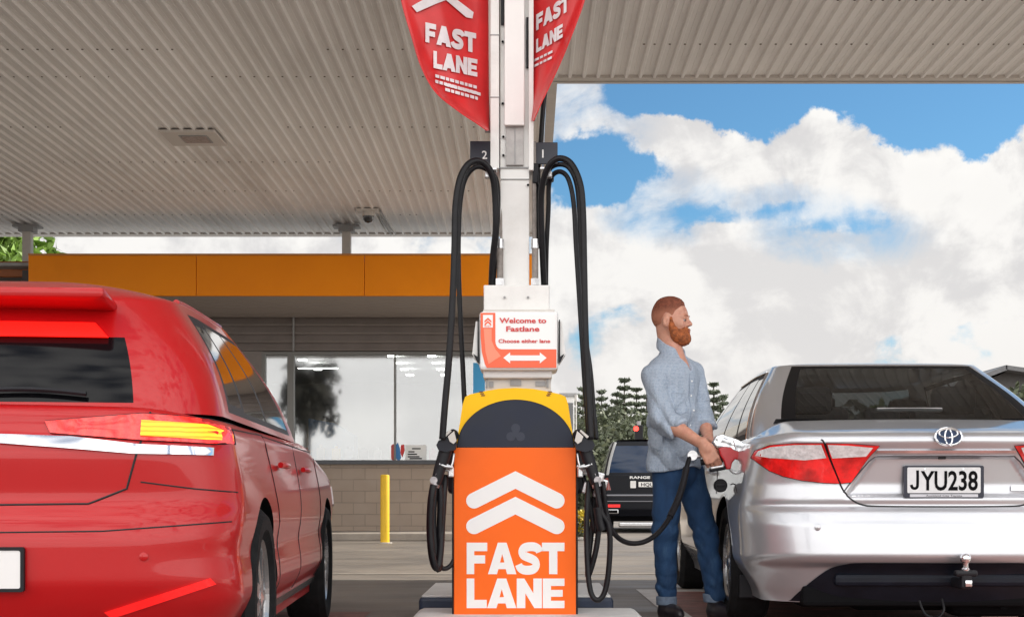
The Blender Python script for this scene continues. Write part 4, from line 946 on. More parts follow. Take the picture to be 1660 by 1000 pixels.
def wheel(parent, c, rad, wd, side, spokes=10, rimm=None):
    m = MB(); rr = rad*.66; c = Vector(c)
    m.lathe([(-wd/2*.7, rr), (-wd/2, rr+.03), (-wd/2, rad-.03), (-wd/2+.03, rad), (wd/2-.03, rad), (wd/2, rad-.03), (wd/2, rr+.03), (wd/2*.7, rr)], c, 'x', 56)
    ty = m.build('wheel', M_tyre, parent, True, True, 30)
    m = MB(); xo = side*wd/2*.72
    m.lathe([(-side*wd*.3, rr), (xo-side*.05, rr*.97), (xo, rr*1.0), (xo+side*.012, rr*.985), (xo, rr*.92), (xo-side*.06, rr*.88)], c, 'x', 56)
    for k in range(spokes):
        a = 2*math.pi*k/spokes; d = Vector((0, math.cos(a), math.sin(a))); p = Vector((0, -math.sin(a), math.cos(a)))
        q = [c+Vector((xo+side*(.012 if s < .2 else 0), 0, 0))+d*(rr*s)+p*(wd2*o_) for s, wd2 in ((.12, .028), (.95, .017)) for o_ in (-1, 1)]
        q2 = [v-Vector((side*.03, 0, 0)) for v in q]; m.add(q+q2, [(0, 1, 3, 2), (4, 6, 7, 5), (0, 2, 6, 4), (1, 5, 7, 3)])
    m.lathe([(xo-side*.02, rr*.2), (xo+side*.014, rr*.19), (xo+side*.02, .0)], c, 'x', 24)
    m.build('rim', rimm or M_rim, ty, True)
    m = MB(); m.lathe([(xo-side*.09, 0.0), (xo-side*.09, rr*.72)], c, 'x', 32); m.lathe([(xo-side*.07, rr*.9), (xo-side*.071, 0)], c, 'x', 32); m.build('brake_disc', M_dark, ty, True)
    return ty
def carpaint(name, rgb, metal=.0, rough=.3, flake=.0):
    m = mat(name, rgb, rough, metal, coat=1.0, var=.03, vs=2); return m
def interp(xs, ys): return lambda v: np.interp(v, xs, ys)
def smooth_interp(xs, ys, s=.012):
    X_ = np.linspace(xs[0]-.2, xs[-1]+.2, 900); Y_ = np.interp(X_, xs, ys); k = np.exp(-.5*((np.arange(-60, 61)*(X_[1]-X_[0]))/s)**2); k /= k.sum()
    Y2 = np.convolve(np.pad(Y_, 60, mode='edge'), k, 'valid'); return lambda v: np.interp(v, X_, Y2)

# ---------------------------------------------------------------- silver saloon
SIL = carpaint('silver_paint', (.56, .57, .60), .66, .34)
cs_ = empty('silver_car', (1.965, 6.34, 0), R(-1.0), 'silver saloon car being refuelled, rear towards the viewer, plate JYU238', 'car')
zc = smooth_interp([0, .10, .55, .9, 3.6, 3.9, 4.5, 4.82], [.950, .978, 1.062, .98, .96, .95, .86, .72], .04); zsd = smooth_interp([0, .3, .9, 2.5, 3.8, 4.5, 4.82], [.925, .955, .965, .935, .90, .82, .70], .08)
def ct(x, y):
    b_ = sstep(.91-np.abs(x), 0.0, .26); return zsd(y)+(zc(y)-zsd(y))*b_+.018*(1-(x/.91)**2)
rearC = smooth_interp([.17, .24, .345, .37, .40, .47, .55, .615, .632, .645, .66, .74, .86, .90, .935, .965, 1.1],
                      [.16, .115, .075, .02, -.008, -.0, .012, .045, .075, .075, .066, .075, .052, .028, .004, .0, .01], .007)
def dwC(z, y): return .10*sstep(z, .40, .17)+.045*sstep(z, .55, 1.0)-.012*np.exp(-((z-.62)/.14)**2)*1.0+.05*sstep(.3, .2, .0)*0
def exC(x, y, z):
    hw = .315+(.875-z)/(.875-.655)*.16; mk = sstep(hw-np.abs(x), -.008, .012)*sstep(z, .668, .70)*sstep(.872-z, -.003, .014)
    grow = 1-.0*x
    under = .022*sstep(.875-z, 0, .2)
    return mk*.026*grow
bm = carbody(.91, 4.82, .17, ct, rearC, dwC, (.42, .40), (.5, .55), bow=.045, extra=exC, nz=96, r=.035, spine=(.85, 1.0))
body, bvC = cut_arches(bm, [(1.06, .33, .355, -1.05, -.60), (1.06, .33, .355, .60, 1.05), (3.84, .33, .355, -1.05, -.60), (3.84, .33, .355, .60, 1.05)], cs_, (SIL, M_dark))
G_rear = glass('tinted_rear_glass', (.42, .45, .46), refl=.55, base=.015, rough=.01); G_side = glass('tinted_side_glass', (.10, .11, .115), refl=.9, base=.12, rough=.01); G_ws = glass('clear_glass', (.7, .74, .72), refl=.8, base=.02)
N0, N1, N2, N3 = 30, 46, 126, 140
gl = [('rear_window', 0, 31, 3, 37, 'both', G_rear), ('rear_window_border', 0, 34, 1, 39, 'both', M_matt),
      ('side_window', 52, 64, 5, 34, 'both', G_side), ('side_window', 66, 86, 4, 35, 'both', G_side), ('side_window', 88, 117, 4, 35, 'both', G_side), ('side_window_border', 50, 119, 2, 37, 'both', M_matt),
      ('windscreen', 132, 170, 2, 38, 'both', G_ws)]
zbC = smooth_interp([0, .45, .8, 3.0, 3.9], [1.055, 1.055, .965, .95, .94], .12); ztC = smooth_interp([1.0, 1.3, 2.0, 2.8, 3.2], [1.405, 1.425, 1.445, 1.43, 1.40], .1)
made, lo, _ = greenhouse((.80, .50, 3.78, .24, .30, .25, .3, .12), (.575, 1.28, 2.95, .16, .2, .2, .25, .05), zbC, ztC, .03, SIL, cs_, gl)
# chrome line around the side windows
m = MB()
for s in (1, -1):
    m.tube([Vector((s*lo[1][k][0]*1.004, lo[1][k][1], lo[1][k][2]+.006)) for k in range(48, 122, 2)], .007, 6)
    m.tube([Vector((s*lo[37][k][0]*1.004, lo[37][k][1], lo[37][k][2]+.004)) for k in range(50, 120, 2)], .005, 6)
    m.tube([Vector((s*lo[i][49][0]*1.004, lo[i][49][1], lo[i][49][2])) for i in range(1, 38, 2)], .006, 6)
m.build('window_trim', M_chrome, cs_, True, True)
# inner shelf and seats
M_int = mat('car_interior', (.025, .025, .028), .7, var=.2, vs=20)
m = MB(); m.grid([[(x, y, float(max(zc(y), zsd(y)))+.034) for x in np.linspace(-.70, .70, 9)] for y in np.linspace(.62, 3.6, 40)]); m.build('parcel_shelf', M_int, cs_, True)
for x in (-.40, .40):
    for y in (1.28, 2.25):
        m = MB(); m.box((x, y+.05, 1.02), (.46, .12, .34), bev=.05); m.box((x, y, 1.22), (.25, .10, .16), bev=.045); m.build('seat', M_int, cs_, True)
m = MB(); m.box((0, 1.28, 1.13), (.2, .08, .1), bev=.03); m.build('centre_headrest', M_int, cs_, True)
m = MB(); m.box((0, .70, 1.13), (.34, .05, .022), bev=.006); m.build('high_brake_lamp', mat('dim_lamp', (.28, .27, .27), .3), cs_, True)
m = MB(); m.box((.0, 3.05, 1.33), (.22, .03, .07), bev=.015); m.build('inner_mirror', M_int, cs_, True)
# lamps: outer cluster on the wing, inner on the lid
def mirr(p): return [(-x, z) for x, z in reversed(p)]
LO = [(-.868, .872), (-.855, .905), (-.80, .926), (-.70, .932), (-.60, .930), (-.575, .930), (-.49, .742), (-.56, .745), (-.66, .757), (-.74, .777), (-.80, .805), (-.842, .842)]
LI = [(-.563, .930), (-.45, .926), (-.315, .916), (-.355, .868), (-.40, .800), (-.435, .748), (-.482, .742)]
COt = [(-.855, .880), (-.845, .902), (-.80, .918), (-.70, .924), (-.60, .922), (-.585, .922), (-.555, .862), (-.65, .852), (-.74, .860), (-.80, .866)]
CIt = [(-.556, .922), (-.46, .918), (-.345, .908), (-.372, .868), (-.45, .864), (-.528, .860)]
M_red = mat('tail_lamp_red', (.62, .012, .012), .10, coat=1, var=.45, vs=9, bump=.3, bs=24, emit=(1, .02, .01), es=.05)
def lampclear():
    m = mat('tail_lamp_clear', (.80, .76, .77), .12, coat=1, var=.18, vs=26, bump=.5, bs=60); return m
M_clr = lampclear()
for s in (1, -1):
    f = (lambda p: p) if s == 1 else mirr
    for A, Cc in ((LO, COt), (LI, CIt)):
        lp = decal(bvC, f(A), 'rear', 'tail_lamp', M_red, cs_, off=.012, res=.022, wall=.02)
        decal_mb(bvC, f(Cc), 'rear', .0155, .022, .004).build('clear_lens', M_clr, lp, True, True, 50)
        lw = f([(x+.03*0, z) for x, z in A]); sm_ = MB(); seam(bvC, lw+[lw[0]], 'rear', .0028, .02, sm_, off=.004); sm_.build('lamp_gasket', M_blackp, lp, True, True)
# seams of lid and bumper
M_gap = mat('panel_gap', (.012, .012, .014), .6)
lidL = [(-.665, 1.01), (-.64, .975), (-.59, .945), (-.568, .93), (-.485, .742), (-.462, .70), (-.43, .665), (-.38, .642), (-.30, .634), (0, .632)]
m = MB(); full = lidL+[(-x, z) for x, z in reversed(lidL[:-1])]; full = [(p.x, p.y) for p in catmull([(x, z, 0) for x, z in full], 4)]
seam(bvC, full[9:-9], 'rear', .0045, .012, m); m.build('boot_lid_gap', M_gap, cs_, True, True)
m = MB(); 
for s in (1, -1):
    pts = [(-.62*s, .56), (-.655*s, .50), (-.668*s, .40), (-.66*s, .20), (-.60*s, .03)]
    pass
m = MB(); seam(bvC, [(.55, .70), (.70, .745), (.80, .75), (.88, .745)], 'left', .003, .02, m); seam(bvC, [(.55, .70), (.70, .745), (.80, .75), (.88, .745)], 'right', .003, .02, m)
m.build('bumper_gap', M_gap, cs_, True, True)
for s in ('left', 'right'):
    m = MB(); 
    seam(bvC, [(1.62, .93), (1.55, .80), (1.42, .70)], s, .003, .03, m); seam(bvC, [(1.62, .93), (2.55, .925), (2.60, .35)], s, .003, .03, m); seam(bvC, [(2.6, .925), (3.6, .91), (3.5, .35), (1.6, .33)], s, .003, .03, m)
    m.build('door_gap', M_gap, cs_, True, True)
    m = MB(); 
    for y in (1.85, 2.85): sx = -1 if s == 'left' else 1; q = shoot(bvC, s, y, .83, .02); m.tube([q+Vector((0, -.09, 0)), q+Vector((sx*.012, -.05, 0)), q+Vector((sx*.012, .05, 0)), q+Vector((0, .09, 0))], .011, 8)
    m.build('door_handle', SIL, cs_, True, True)
    q = shoot(bvC, s, 3.3, .88, 0); sx = -1 if s == 'left' else 1
    m = MB(); m.box(q+Vector((sx*.13, 0, .12)), (.2, .09, .12), bev=.035); m.box(q+Vector((sx*.03, .02, .07)), (.1, .05, .03), bev=.01); m.build('door_mirror', SIL, cs_, True, True)
# chrome strip, recess lip shade, valance
m = decal(bvC, [(-.325, .896), (.325, .896), (.33, .884), (-.33, .884)], 'rear', 'chrome_strip', M_chrome, cs_, off=.010, res=.02, wall=.012)
m = MB(); seam(bvC, [(-.47, .70), (-.44, .74), (-.355, .845), (-.325, .870), (0, .872), (.325, .870), (.355, .845), (.44, .74), (.47, .70)], 'rear', .004, .015, m, off=-.001); m.build('recess_edge_shade', mat('recess_shadow', (.10, .10, .11), .4, .5), cs_, True, True)  # dark tube drawn along the recess lip as its shade
m = MB(); m.box(shoot(bvC, 'rear', -.01, .862, .006), (.035, .014, .012), bev=.003); m.build('boot_camera', M_blackp, cs_, True)
VAL = [(-.70, .165), (-.66, .22), (-.60, .285), (-.53, .340), (-.46, .362), (-.38, .368), (0, .368), (.38, .368), (.46, .362), (.53, .340), (.60, .285), (.66, .22), (.70, .165)]
VAL = [(p.x, p.y) for p in catmull([(x, z, 0) for x, z in VAL], 3)]
M_val = mat('valance_black', (.006, .008, .014), .4, spec=.3, var=.2, vs=12)
decal(bvC, [(x, max(z, .174)) for x, z in VAL], 'rear', 'rear_valance', M_val, cs_, off=.004, res=.025)
m = MB(); m.box((0, .13, .285), (1.02, .10, .06), bev=.02); m.build('bumper_beam', mat('beam_navy', (.005, .007, .014), .5, spec=.25, var=.2), cs_, True)
m = MB(); m.box((0, .45, .205), (1.3, .6, .1), bev=.02); m.box((.30, .40, .16), (.42, .22, .14), bev=.06); m.box((-.05, .7, .17), (.6, .5, .12), bev=.04); m.box((-.5, .5, .19), (.3, .4, .1), bev=.03)
m.tube([(.33, .2, .165), (.33, .45, .17), (.1, 1.0, .18)], .028, 12); m.tube([(-.72, .55, .2), (-.1, .9, .2), (.72, .55, .2)], .03, 8); m.box((0, 2.2, .19), (1.5, 3.2, .06)); m.build('underbody', M_dark, cs_, True)
for s in (-1, 1): m = MB(); m.box((s*.80, .70, .215), (.15, .02, .12), bev=.006); m.build('mud_flap', M_blackp, cs_, True)
# reversing sensors
for x in (-.60, .60, -.2, .22):
    q = shoot(bvC, 'rear', x, .535 if abs(x) > .4 else .50, .0); m = MB(); m.lathe([(-.003, .016), (-.006, .012), (-.007, 0)], q, 'y', 18)
    if abs(x) > .4: m.build('parking_sensor', SIL, cs_, True, True)
m = MB(); q = shoot(bvC, 'rear', -.615, .50, .0)
# number plate
PLZ, PLX = .745, .0
yq = shoot(bvC, 'rear', PLX, .72, 0).y-.03
def plm(y): return Matrix.Translation((0, y, 0)) @ front(0)
m = MB(); m.prism([rrect(-.188, .674, .188, .826, .008)], plm(yq+.02), .022); pf = m.build('number_plate', mat('plate_frame', (.012, .014, .03), .35), cs_, True)
m = MB(); m.prism([rrect(-.172, .697, .172, .818, .006)], plm(yq-.002), .0015); m.build('plate_face', mat('plate_white', (.66, .67, .68), .35, var=.04, vs=30), pf, True)
m = MB(); m.prism([rrect(-.16, .678, .16, .692, .002)], plm(yq-.002), .0012); m.build('dealer_strip', mat('dealer_strip', (.55, .56, .6), .4), pf, True)
m = MB(); add_text(m, 'YU238', .092, Matrix.Translation((.0245, yq-.0036, .712)) @ front(0), .022, width=.268); jp = [(p.x, p.y) for p in catmull([(.034, .092, 0), (.034, .03, 0), (.031, .012, 0), (.020, .0065, 0), (.009, .011, 0), (.004, .024, 0)], 6)]; m.prism([stroke(jp, .0135)], Matrix.Translation((-.158, yq-.0026, .712)) @ front(0), .001); m.build('plate_number', M_dark, pf, True)
m = MB(); add_text(m, 'Auckland City Toyota', .0085, Matrix.Translation((0, yq-.0034, .681)) @ front(0), .0, width=.17); m.build('dealer_text', M_gap, pf, True)
m = MB()
for x in (-.09, .09): m.lathe([(0, .006), (-.003, .004), (-.003, 0)], (x, yq-.003, .811), 'y', 10)
m.build('plate_screw', M_chrome, pf, True)
# emblem of three ovals
ey = shoot(bvC, 'rear', 0, .968, .0).y; ec = Vector((0, shoot(bvC, 'rear', 0, .93, 0).y-.012, .9585))
EM = Matrix.Translation(ec) @ Matrix.Rotation(R(-12), 4, 'X') @ front(0)
def ring(mb, cx, cz, rx, rz, r_, off=.0):
    pts = [EM @ Vector((cx+rx*math.cos(t), cz+rz*math.sin(t), .004+off)) for t in np.linspace(0, 2*math.pi, 41)]; mb.tube(pts, r_, 8, cap=False)
m = MB(); m.prism([circ(0, 0, .063, .043, 40)], EM, .004); eb = m.build('emblem', mat('emblem_blue', (.008, .025, .07), .35, spec=.3), cs_, True)
m = MB(); ring(m, 0, 0, .062, .042, .0052); ring(m, 0, -.002, .017, .037, .0040); ring(m, 0, .016, .043, .021, .0040); m.build('emblem_ovals', M_chrome, eb, True, True)
# lettering
m = MB(); q = shoot(bvC, 'rear', -.38, .69, .004); add_text(m, 'CAMRY', .018, Matrix.Translation((-.372, q.y-.004, .668)) @ front(0), .02, width=.12); m.build('model_badge', M_chrome, cs_, True)
m = MB(); q = shoot(bvC, 'rear', .38, .70, .006); m.prism([rrect(.325, .708, .41, .732, .004)], plm(q.y-.002), .003); add_text(m, 'HYBRID', .011, Matrix.Translation((.385, q.y-.004, .676)) @ front(0), .02, width=.12); m.build('hybrid_badge', M_chrome, cs_, True)
# tow ball
m = MB(); m.box((.065, .02, .275), (.055, .16, .05), bev=.012); m.box((.065, -.055, .325), (.105, .05, .03), bev=.012); m.box((.065, -.06, .29), (.05, .035, .07), bev=.01); tb = m.build('tow_bar', M_blackp, cs_, True)
m = MB(); m.box((.07, -.082, .28), (.032, .012, .03), bev=.004); m.lathe([(.33, .018), (.345, .02), (.352, .013), (.37, .013), (.378, .018)]+[(.393+.0255*math.sin(t), .0255*math.cos(t)) for t in np.linspace(-.8, 1.57, 10)], (.065, -.055, 0), 'z', 28); m.build('tow_ball', M_chrome, tb, True, True)
m = MB(); m.tube(catmull([(-.12, .05, .19), (-.10, .02, .13), (-.05, .0, .115), (-.02, .0, .15), (-.02, .03, .2)], 6), .006, 8); m.build('wiring_loop', M_black, cs_, True, True)
for (x, y) in ((-.80, 1.06), (.80, 1.06), (-.80, 3.84), (.80, 3.84)): wheel(cs_, (x, y, .325), .325, .21, -1 if x < 0 else 1)
# arch flares, dirt line
for s in (-1, 1):
    m = MB(); pts = []
    for a in np.linspace(15, 165, 24): q = shoot(bvC, 'left' if s < 0 else 'right', 1.06+.366*math.cos(R(a)), .33+.366*math.sin(R(a)), -.004); pts.append(q)
    m.tube(pts, .006, 8); m.build('arch_lip', SIL, cs_, True, True)
# open filler flap with hanging cap on the left rear wing
fq = shoot(bvC, 'left', .88, .84, .0)
m = MB(); q = fq+Vector((-.075, -.02, -.10)); m.lathe([(-.02, 0), (-.02, .030), (-.014, .036), (.012, .036), (.016, .03), (.016, 0)], q, 'y', 24); m.box(q+Vector((0, -.022, 0)), (.05, .012, .014), bev=.003); m.build('filler_cap', M_blackp, cs_, True, True)

# ---------------------------------------------------------------- red hatchback
REDP = carpaint('red_paint', (.46, .005, .007), .0, .35); REDP.node_tree.nodes['Principled BSDF'].inputs['Coat Weight'].default_value = .55; REDP.node_tree.nodes['Principled BSDF'].inputs['Specular IOR Level'].default_value = .25
cr = empty('red_car', (-1.745, 3.93, 0), R(3.6), 'glossy red hatchback close to the viewer on the left, leaving the pump', 'car')
zcr = smooth_interp([0, .3, 2.4, 2.7, 3.6, 4.05, 4.2], [.93, .94, .96, .965, .86, .74, .66], .06); 
def ctr(x, y): b_ = sstep(.875-np.abs(x), 0, .3); return zcr(y)-.035*(1-b_)+.02*(1-(x/.875)**2)
rearR = smooth_interp([.2, .30, .36, .42, .55, .62, .65, .68, .80, .86, .95, 1.1], [.12, .05, .02, -.0, -.0, .02, .05, .055, .045, .06, .10, .12], .012)
def dwR(z, y): return .07*sstep(z, .38, .2)+.05*sstep(z, .62, 1.0)+.012*np.exp(-((z-.50)/.06)**2)
bm = carbody(.875, 4.2, .19, ctr, rearR, dwR, (.30, .26), (.45, .5), bow=.035, nz=70, r=.05, spine=(.8, 1.0))
AR = (.33, .345)
body2, bvR = cut_arches(bm, [(.80, AR[0], AR[1], .58, 1.0), (3.40, AR[0], AR[1], .58, 1.0), (.80, AR[0], AR[1], -1.0, -.58), (3.40, AR[0], AR[1], -1.0, -.58)], cr, (REDP, M_dark))
G_blk = mat('red_car_glass', (.004, .004, .005), .08, spec=.22)
G_mir = mat('dark_side_glass', (.02, .022, .025), .03, .0, coat=1, spec=1.0)
gl = [('rear_window', 0, 28, 3, 25, 'both', G_blk), ('side_window', 52, 64, 5, 32, 'both', G_mir), ('side_window', 66, 88, 4, 34, 'both', G_mir), ('side_window', 90, 118, 4, 34, 'both', G_mir), ('side_window_border', 50, 120, 2, 36, 'both', M_blackp), ('windscreen', 132, 170, 3, 38, 'both', G_mir)]
zbR = smooth_interp([0, 3.2], [.93, .935], .1); ztR = smooth_interp([.4, .8, 1.6, 2.2], [1.315, 1.345, 1.365, 1.33], .1)
made2, loR, _ = greenhouse((.80, .13, 2.78, .20, .2, .25, .3, .06), (.60, .42, 1.95, .14, .16, .2, .22, .05), zbR, ztR, .085, REDP, cr, gl)
M_brk = mat('lit_brake_lamp', (.8, .01, .01), .3, emit=(1, .008, .004), es=1.0); M_amb = mat('lit_indicator', (.9, .35, .01), .3, emit=(1, .34, .006), es=.85)
_q = NB(M_amb.node_tree); _w = _q.n('ShaderNodeTexWave', bands_direction='Z', ins={'Vector': _q.n('ShaderNodeTexCoord').outputs['Object'], 'Scale': 22, 'Distortion': 1.2, 'Detail': 2}).outputs['Fac']
_q.link(_q.mix(_w, (.85, .10, .004), (1, .52, .02)), M_amb.node_tree.nodes['Principled BSDF'].inputs['Emission Color'])
def lampred(nm, es):
    mm = mat(nm, (.6, .008, .008), .15, coat=1, emit=(1, .01, .005), es=es, bump=.3, bs=40, var=.3, vs=12); q_ = NB(mm.node_tree)
    w_ = q_.n('ShaderNodeTexWave', bands_direction='X', ins={'Vector': q_.n('ShaderNodeTexCoord').outputs['Object'], 'Scale': 9, 'Distortion': .6}).outputs['Fac']
    q_.link(q_.mix(w_, (.28, .002, .002), (1, .03, .015)), mm.node_tree.nodes['Principled BSDF'].inputs['Emission Color']); return mm
gb = BVHTree.FromPolygons([Vector(v) for r_ in loR for v in r_], [(i*len(loR[0])+k, i*len(loR[0])+(k+1) % len(loR[0]), (i+1)*len(loR[0])+(k+1) % len(loR[0]), (i+1)*len(loR[0])+k) for i in range(len(loR)-1) for k in range(len(loR[0]))])
decal(gb, [(-.40, 1.225), (.40, 1.225), (.45, 1.175), (-.45, 1.175)], 'rear', 'high_brake_lamp', M_brk, cr, off=.02, res=.03, wall=.02)
m = MB(); m.box((0, .37, 1.292), (.90, .26, .035), Matrix.Rotation(R(-8), 3, 'X'), bev=.014); m.build('roof_spoiler', REDP, cr, True, True)
def both(fn):
    for s in (1, -1): fn((lambda p, s=s: p if s == 1 else mirr(p)), s)
def _l(f, s):
    lp = decal(bvR, f([(.32, .90), (.60, .925), (.80, .915), (.868, .885), (.872, .845), (.80, .838), (.60, .845), (.34, .865)]), 'rear', 'tail_lamp', M_brk if False else lampred('tail_red_%d' % (s+1), .7), cr, off=.012, res=.025, wall=.02)
    sm_ = MB(); lw_ = f([(.32, .90), (.60, .925), (.80, .915), (.868, .885), (.872, .845), (.80, .838), (.60, .845), (.34, .865)]); seam(bvR, lw_+[lw_[0]], 'rear', .003, .02, sm_, off=.004); sm_.build('lamp_gasket', M_blackp, lp, True, True)
    decal_mb(bvR, f([(.60, .905), (.78, .897), (.845, .874), (.845, .852), (.78, .850), (.60, .858)]), 'rear', .016, .025, .005).build('indicator', M_amb if s == 1 else M_clr, lp, True, True)
    decal(bvR, f([(.18, .862), (.40, .855), (.60, .832), (.80, .826), (.80, .802), (.58, .804), (.36, .822), (.18, .835)]), 'rear', 'bright_strip', M_chrome, cr, off=.01, res=.025, wall=.01)
    decal(bvR, f([(.50, .335), (.80, .432), (.815, .412), (.52, .315)]), 'rear', 'reflector', mat('reflector_%d' % (s+1), (.8, .01, .01), .2, coat=1, emit=(1, .01, .01), es=.25), cr, off=.006, res=.025, wall=.01)  # reflector material given a faint red glow, though it is no lamp
both(_l)
m = MB(); seam(bvR, [(-.62, .93), (-.60, .84), (-.56, .70), (-.45, .655), (0, .65), (.45, .655), (.56, .70), (.60, .84), (.62, .93)], 'rear', .0035, .015, m); seam(bvR, [(.6, .72), (.75, .70), (.86, .69)], 'rear', .0025, .02, m); m.build('hatch_gap', M_gap, cr, True, True)
m = decal(bvR, [(-.55, .20), (-.50, .31), (.50, .31), (.55, .20)], 'rear', 'rear_diffuser', M_blackp, cr, off=.005, res=.03)
q = shoot(bvR, 'rear', 0, .46, .0); m = MB(); m.prism([rrect(-.24, .405, .28, .525, .008)], plm(q.y-.002), .012); rp = m.build('number_plate', mat('plate_pale', (.78, .77, .76), .4), cr, True)
m = MB(); m.prism([rrect(-.245, .40, .285, .53, .008), rrect(-.235, .41, .275, .52, .006)[::-1]], plm(q.y-.0), .016); m.build('plate_frame', M_blackp, rp, True)
M_sill = mat('sill_trim', (.55, .53, .52), .2, .9)
for s in ('right', 'left'):
    decal(bvR, [(1.16, .235), (3.04, .235), (3.04, .275), (1.16, .275)], s, 'sill_trim', M_sill, cr, off=.01, res=.04, wall=.01)
    m = MB(); seam(bvR, [(1.05, .90), (1.12, .70), (1.22, .58), (1.22, .28)], s, .003, .03, m); seam(bvR, [(1.05, .90), (2.95, .90), (2.98, .28)], s, .003, .03, m); seam(bvR, [(2.02, .90), (1.98, .28)], s, .003, .03, m); m.build('door_gap', M_gap, cr, True, True)
    sx = 1 if s == 'right' else -1
    m = MB()
    for y in (1.35, 2.2): q = shoot(bvR, s, y, .80, .02); m.tube([q+Vector((0, -.09, 0)), q+Vector((sx*.014, -.05, 0)), q+Vector((sx*.014, .05, 0)), q+Vector((0, .09, 0))], .012, 8)
    m.build('door_handle', REDP, cr, True, True)
    decal(bvR, [(3.78, .74), (3.98, .70), (4.06, .62), (3.92, .60), (3.76, .64)], s, 'headlamp', M_clr, cr, off=.008, res=.03, wall=.01)
for s in (1, -1): m = MB(); m.tube([Vector((s*loR[39][k][0]*.97, loR[39][k][1], loR[39][k][2]+.012)) for k in range(50, 118, 2)], .012, 8); m.build('roof_rail', REDP, cr, True, True)
m = MB(); wp = [shoot(gb, 'rear', .02+.40*t, .985+.015*math.sin(3*t), .02) for t in np.linspace(0, 1, 12)]; m.tube(wp, .008, 6); m.lathe([(-.03, 0), (-.03, .022), (0, .028)], shoot(gb, 'rear', .02, .975, .0), 'y', 16); m.build('rear_wiper', M_blackp, cr, True, True)
for x in (-.62, .62):
    q = shoot(bvR, 'rear', x, .50, .0); m = MB(); m.lathe([(-.003, .013), (-.005, .009), (-.006, 0)], q, 'y', 16); m.build('parking_sensor', REDP, cr, True, True)
m = MB(); seam(bvR, [(-.85, .60), (-.5, .575), (0, .57), (.5, .575), (.85, .60)], 'rear', .0025, .02, m); m.build('bumper_gap', M_gap, cr, True, True)
m = MB(); m.box((0, 2.1, .22), (1.5, 3.6, .08)); m.box((0, .35, .2), (1.1, .4, .08)); m.tube([(.45, .02, .22), (.45, .3, .22)], .035, 12); m.build('underbody', M_dark, cr, True)
for (x, y) in ((-.775, .80), (.775, .80), (-.775, 3.40), (.775, 3.40)): wheel(cr, (x, y, .32), .32, .205, -1 if x < 0 else 1, spokes=7)

# ---------------------------------------------------------------- black four wheel drive car, far
BLK = mat('black_paint', (.006, .007, .011), .3, spec=.2)
ck = empty('black_car', (2.44, 26.6, 0), R(-2), 'tall black off-road car parked facing away beyond the man', 'car')
def ctk(x, y): return np.interp(y, [0, .2, 3.4, 3.7, 4.7, 5.0], [1.14, 1.16, 1.14, 1.13, 1.06, .98])+0*x
rearK = smooth_interp([.3, .42, .45, .62, .72, .76, 1.2], [.1, .03, -.0, -.0, .02, .05, .07], .012)
bm = carbody(1.0, 4.95, .33, ctk, rearK, lambda z, y: .03*sstep(z, .8, 1.2)+.04*sstep(z, .5, .33), (.16, .14), (.35, .3), bow=.03, nz=40, r=.03, ndeck=8)
bodyk, bvK = cut_arches(bm, [(.95, .38, .44, .6, 1.2), (3.85, .38, .44, .6, 1.2), (.95, .38, .44, -1.2, -.6), (3.85, .38, .44, -1.2, -.6)], ck, (BLK, M_dark))
M_navyg = mat('navy_glass', (.006, .022, .06), .08, spec=.4)
gl = [('rear_window', 0, 33, 3, 35, 'both', M_navyg), ('side_window', 50, 70, 3, 35, 'both', M_glassblk), ('side_window', 72, 96, 3, 35, 'both', M_glassblk), ('side_window', 98, 120, 3, 35, 'both', M_glassblk), ('windscreen', 132, 170, 3, 37, 'both', M_glassblk)]
madek, loK, _ = greenhouse((.94, .08, 3.7, .14, .12, .25, .2, .04), (.76, .34, 3.0, .12, .12, .2, .2, .03), lambda y: 1.13+0*y, lambda y: 1.80+0*y, .045, BLK, ck, gl, bulge=.02)
m = MB(); m.grid([[(x, y, 1.853-.03*abs(x)**2) for x in np.linspace(-.66, .66, 7)] for y in np.linspace(.42, 2.9, 7)]); m.build('roof_sky_reflection', M_white, ck, True)  # white sheet laid on the black roof as its sky reflection
for s in (-1, 1): m = MB(); m.tube([Vector((s*loK[i][34 if True else 0][0], loK[i][34][1]-.006, loK[i][34][2])) for i in range(0, 40, 3)], .03, 6); m.build('pillar_trim', mat('pale_pillar', (.4, .4, .4), .3), ck, True, True)
add = MB(); q = shoot(bvK, 'rear', 0, 1.08, .008); add_text(add, 'RANGE  ROVER', .05, Matrix.Translation((0, q.y, 1.065)) @ front(0), .03, width=.86); add.build('lettering', M_sign, ck, True)
q = shoot(bvK, 'rear', 0, .98, .01); m = MB(); m.prism([rrect(-.26, .90, .26, 1.0, .01)], plm(q.y), .012); pk = m.build('number_plate', M_white, ck, True)
m = MB(); add_text(m, 'HQU910', .065, Matrix.Translation((0, q.y-.013, .917)) @ front(0), .02, width=.42); m.build('plate_number', M_dark, pk, True)
m = MB(); m.prism([rrect(-.42, .88, -.31, 1.02, .01)], plm(q.y), .01); m.build('tag', M_white, ck, True)
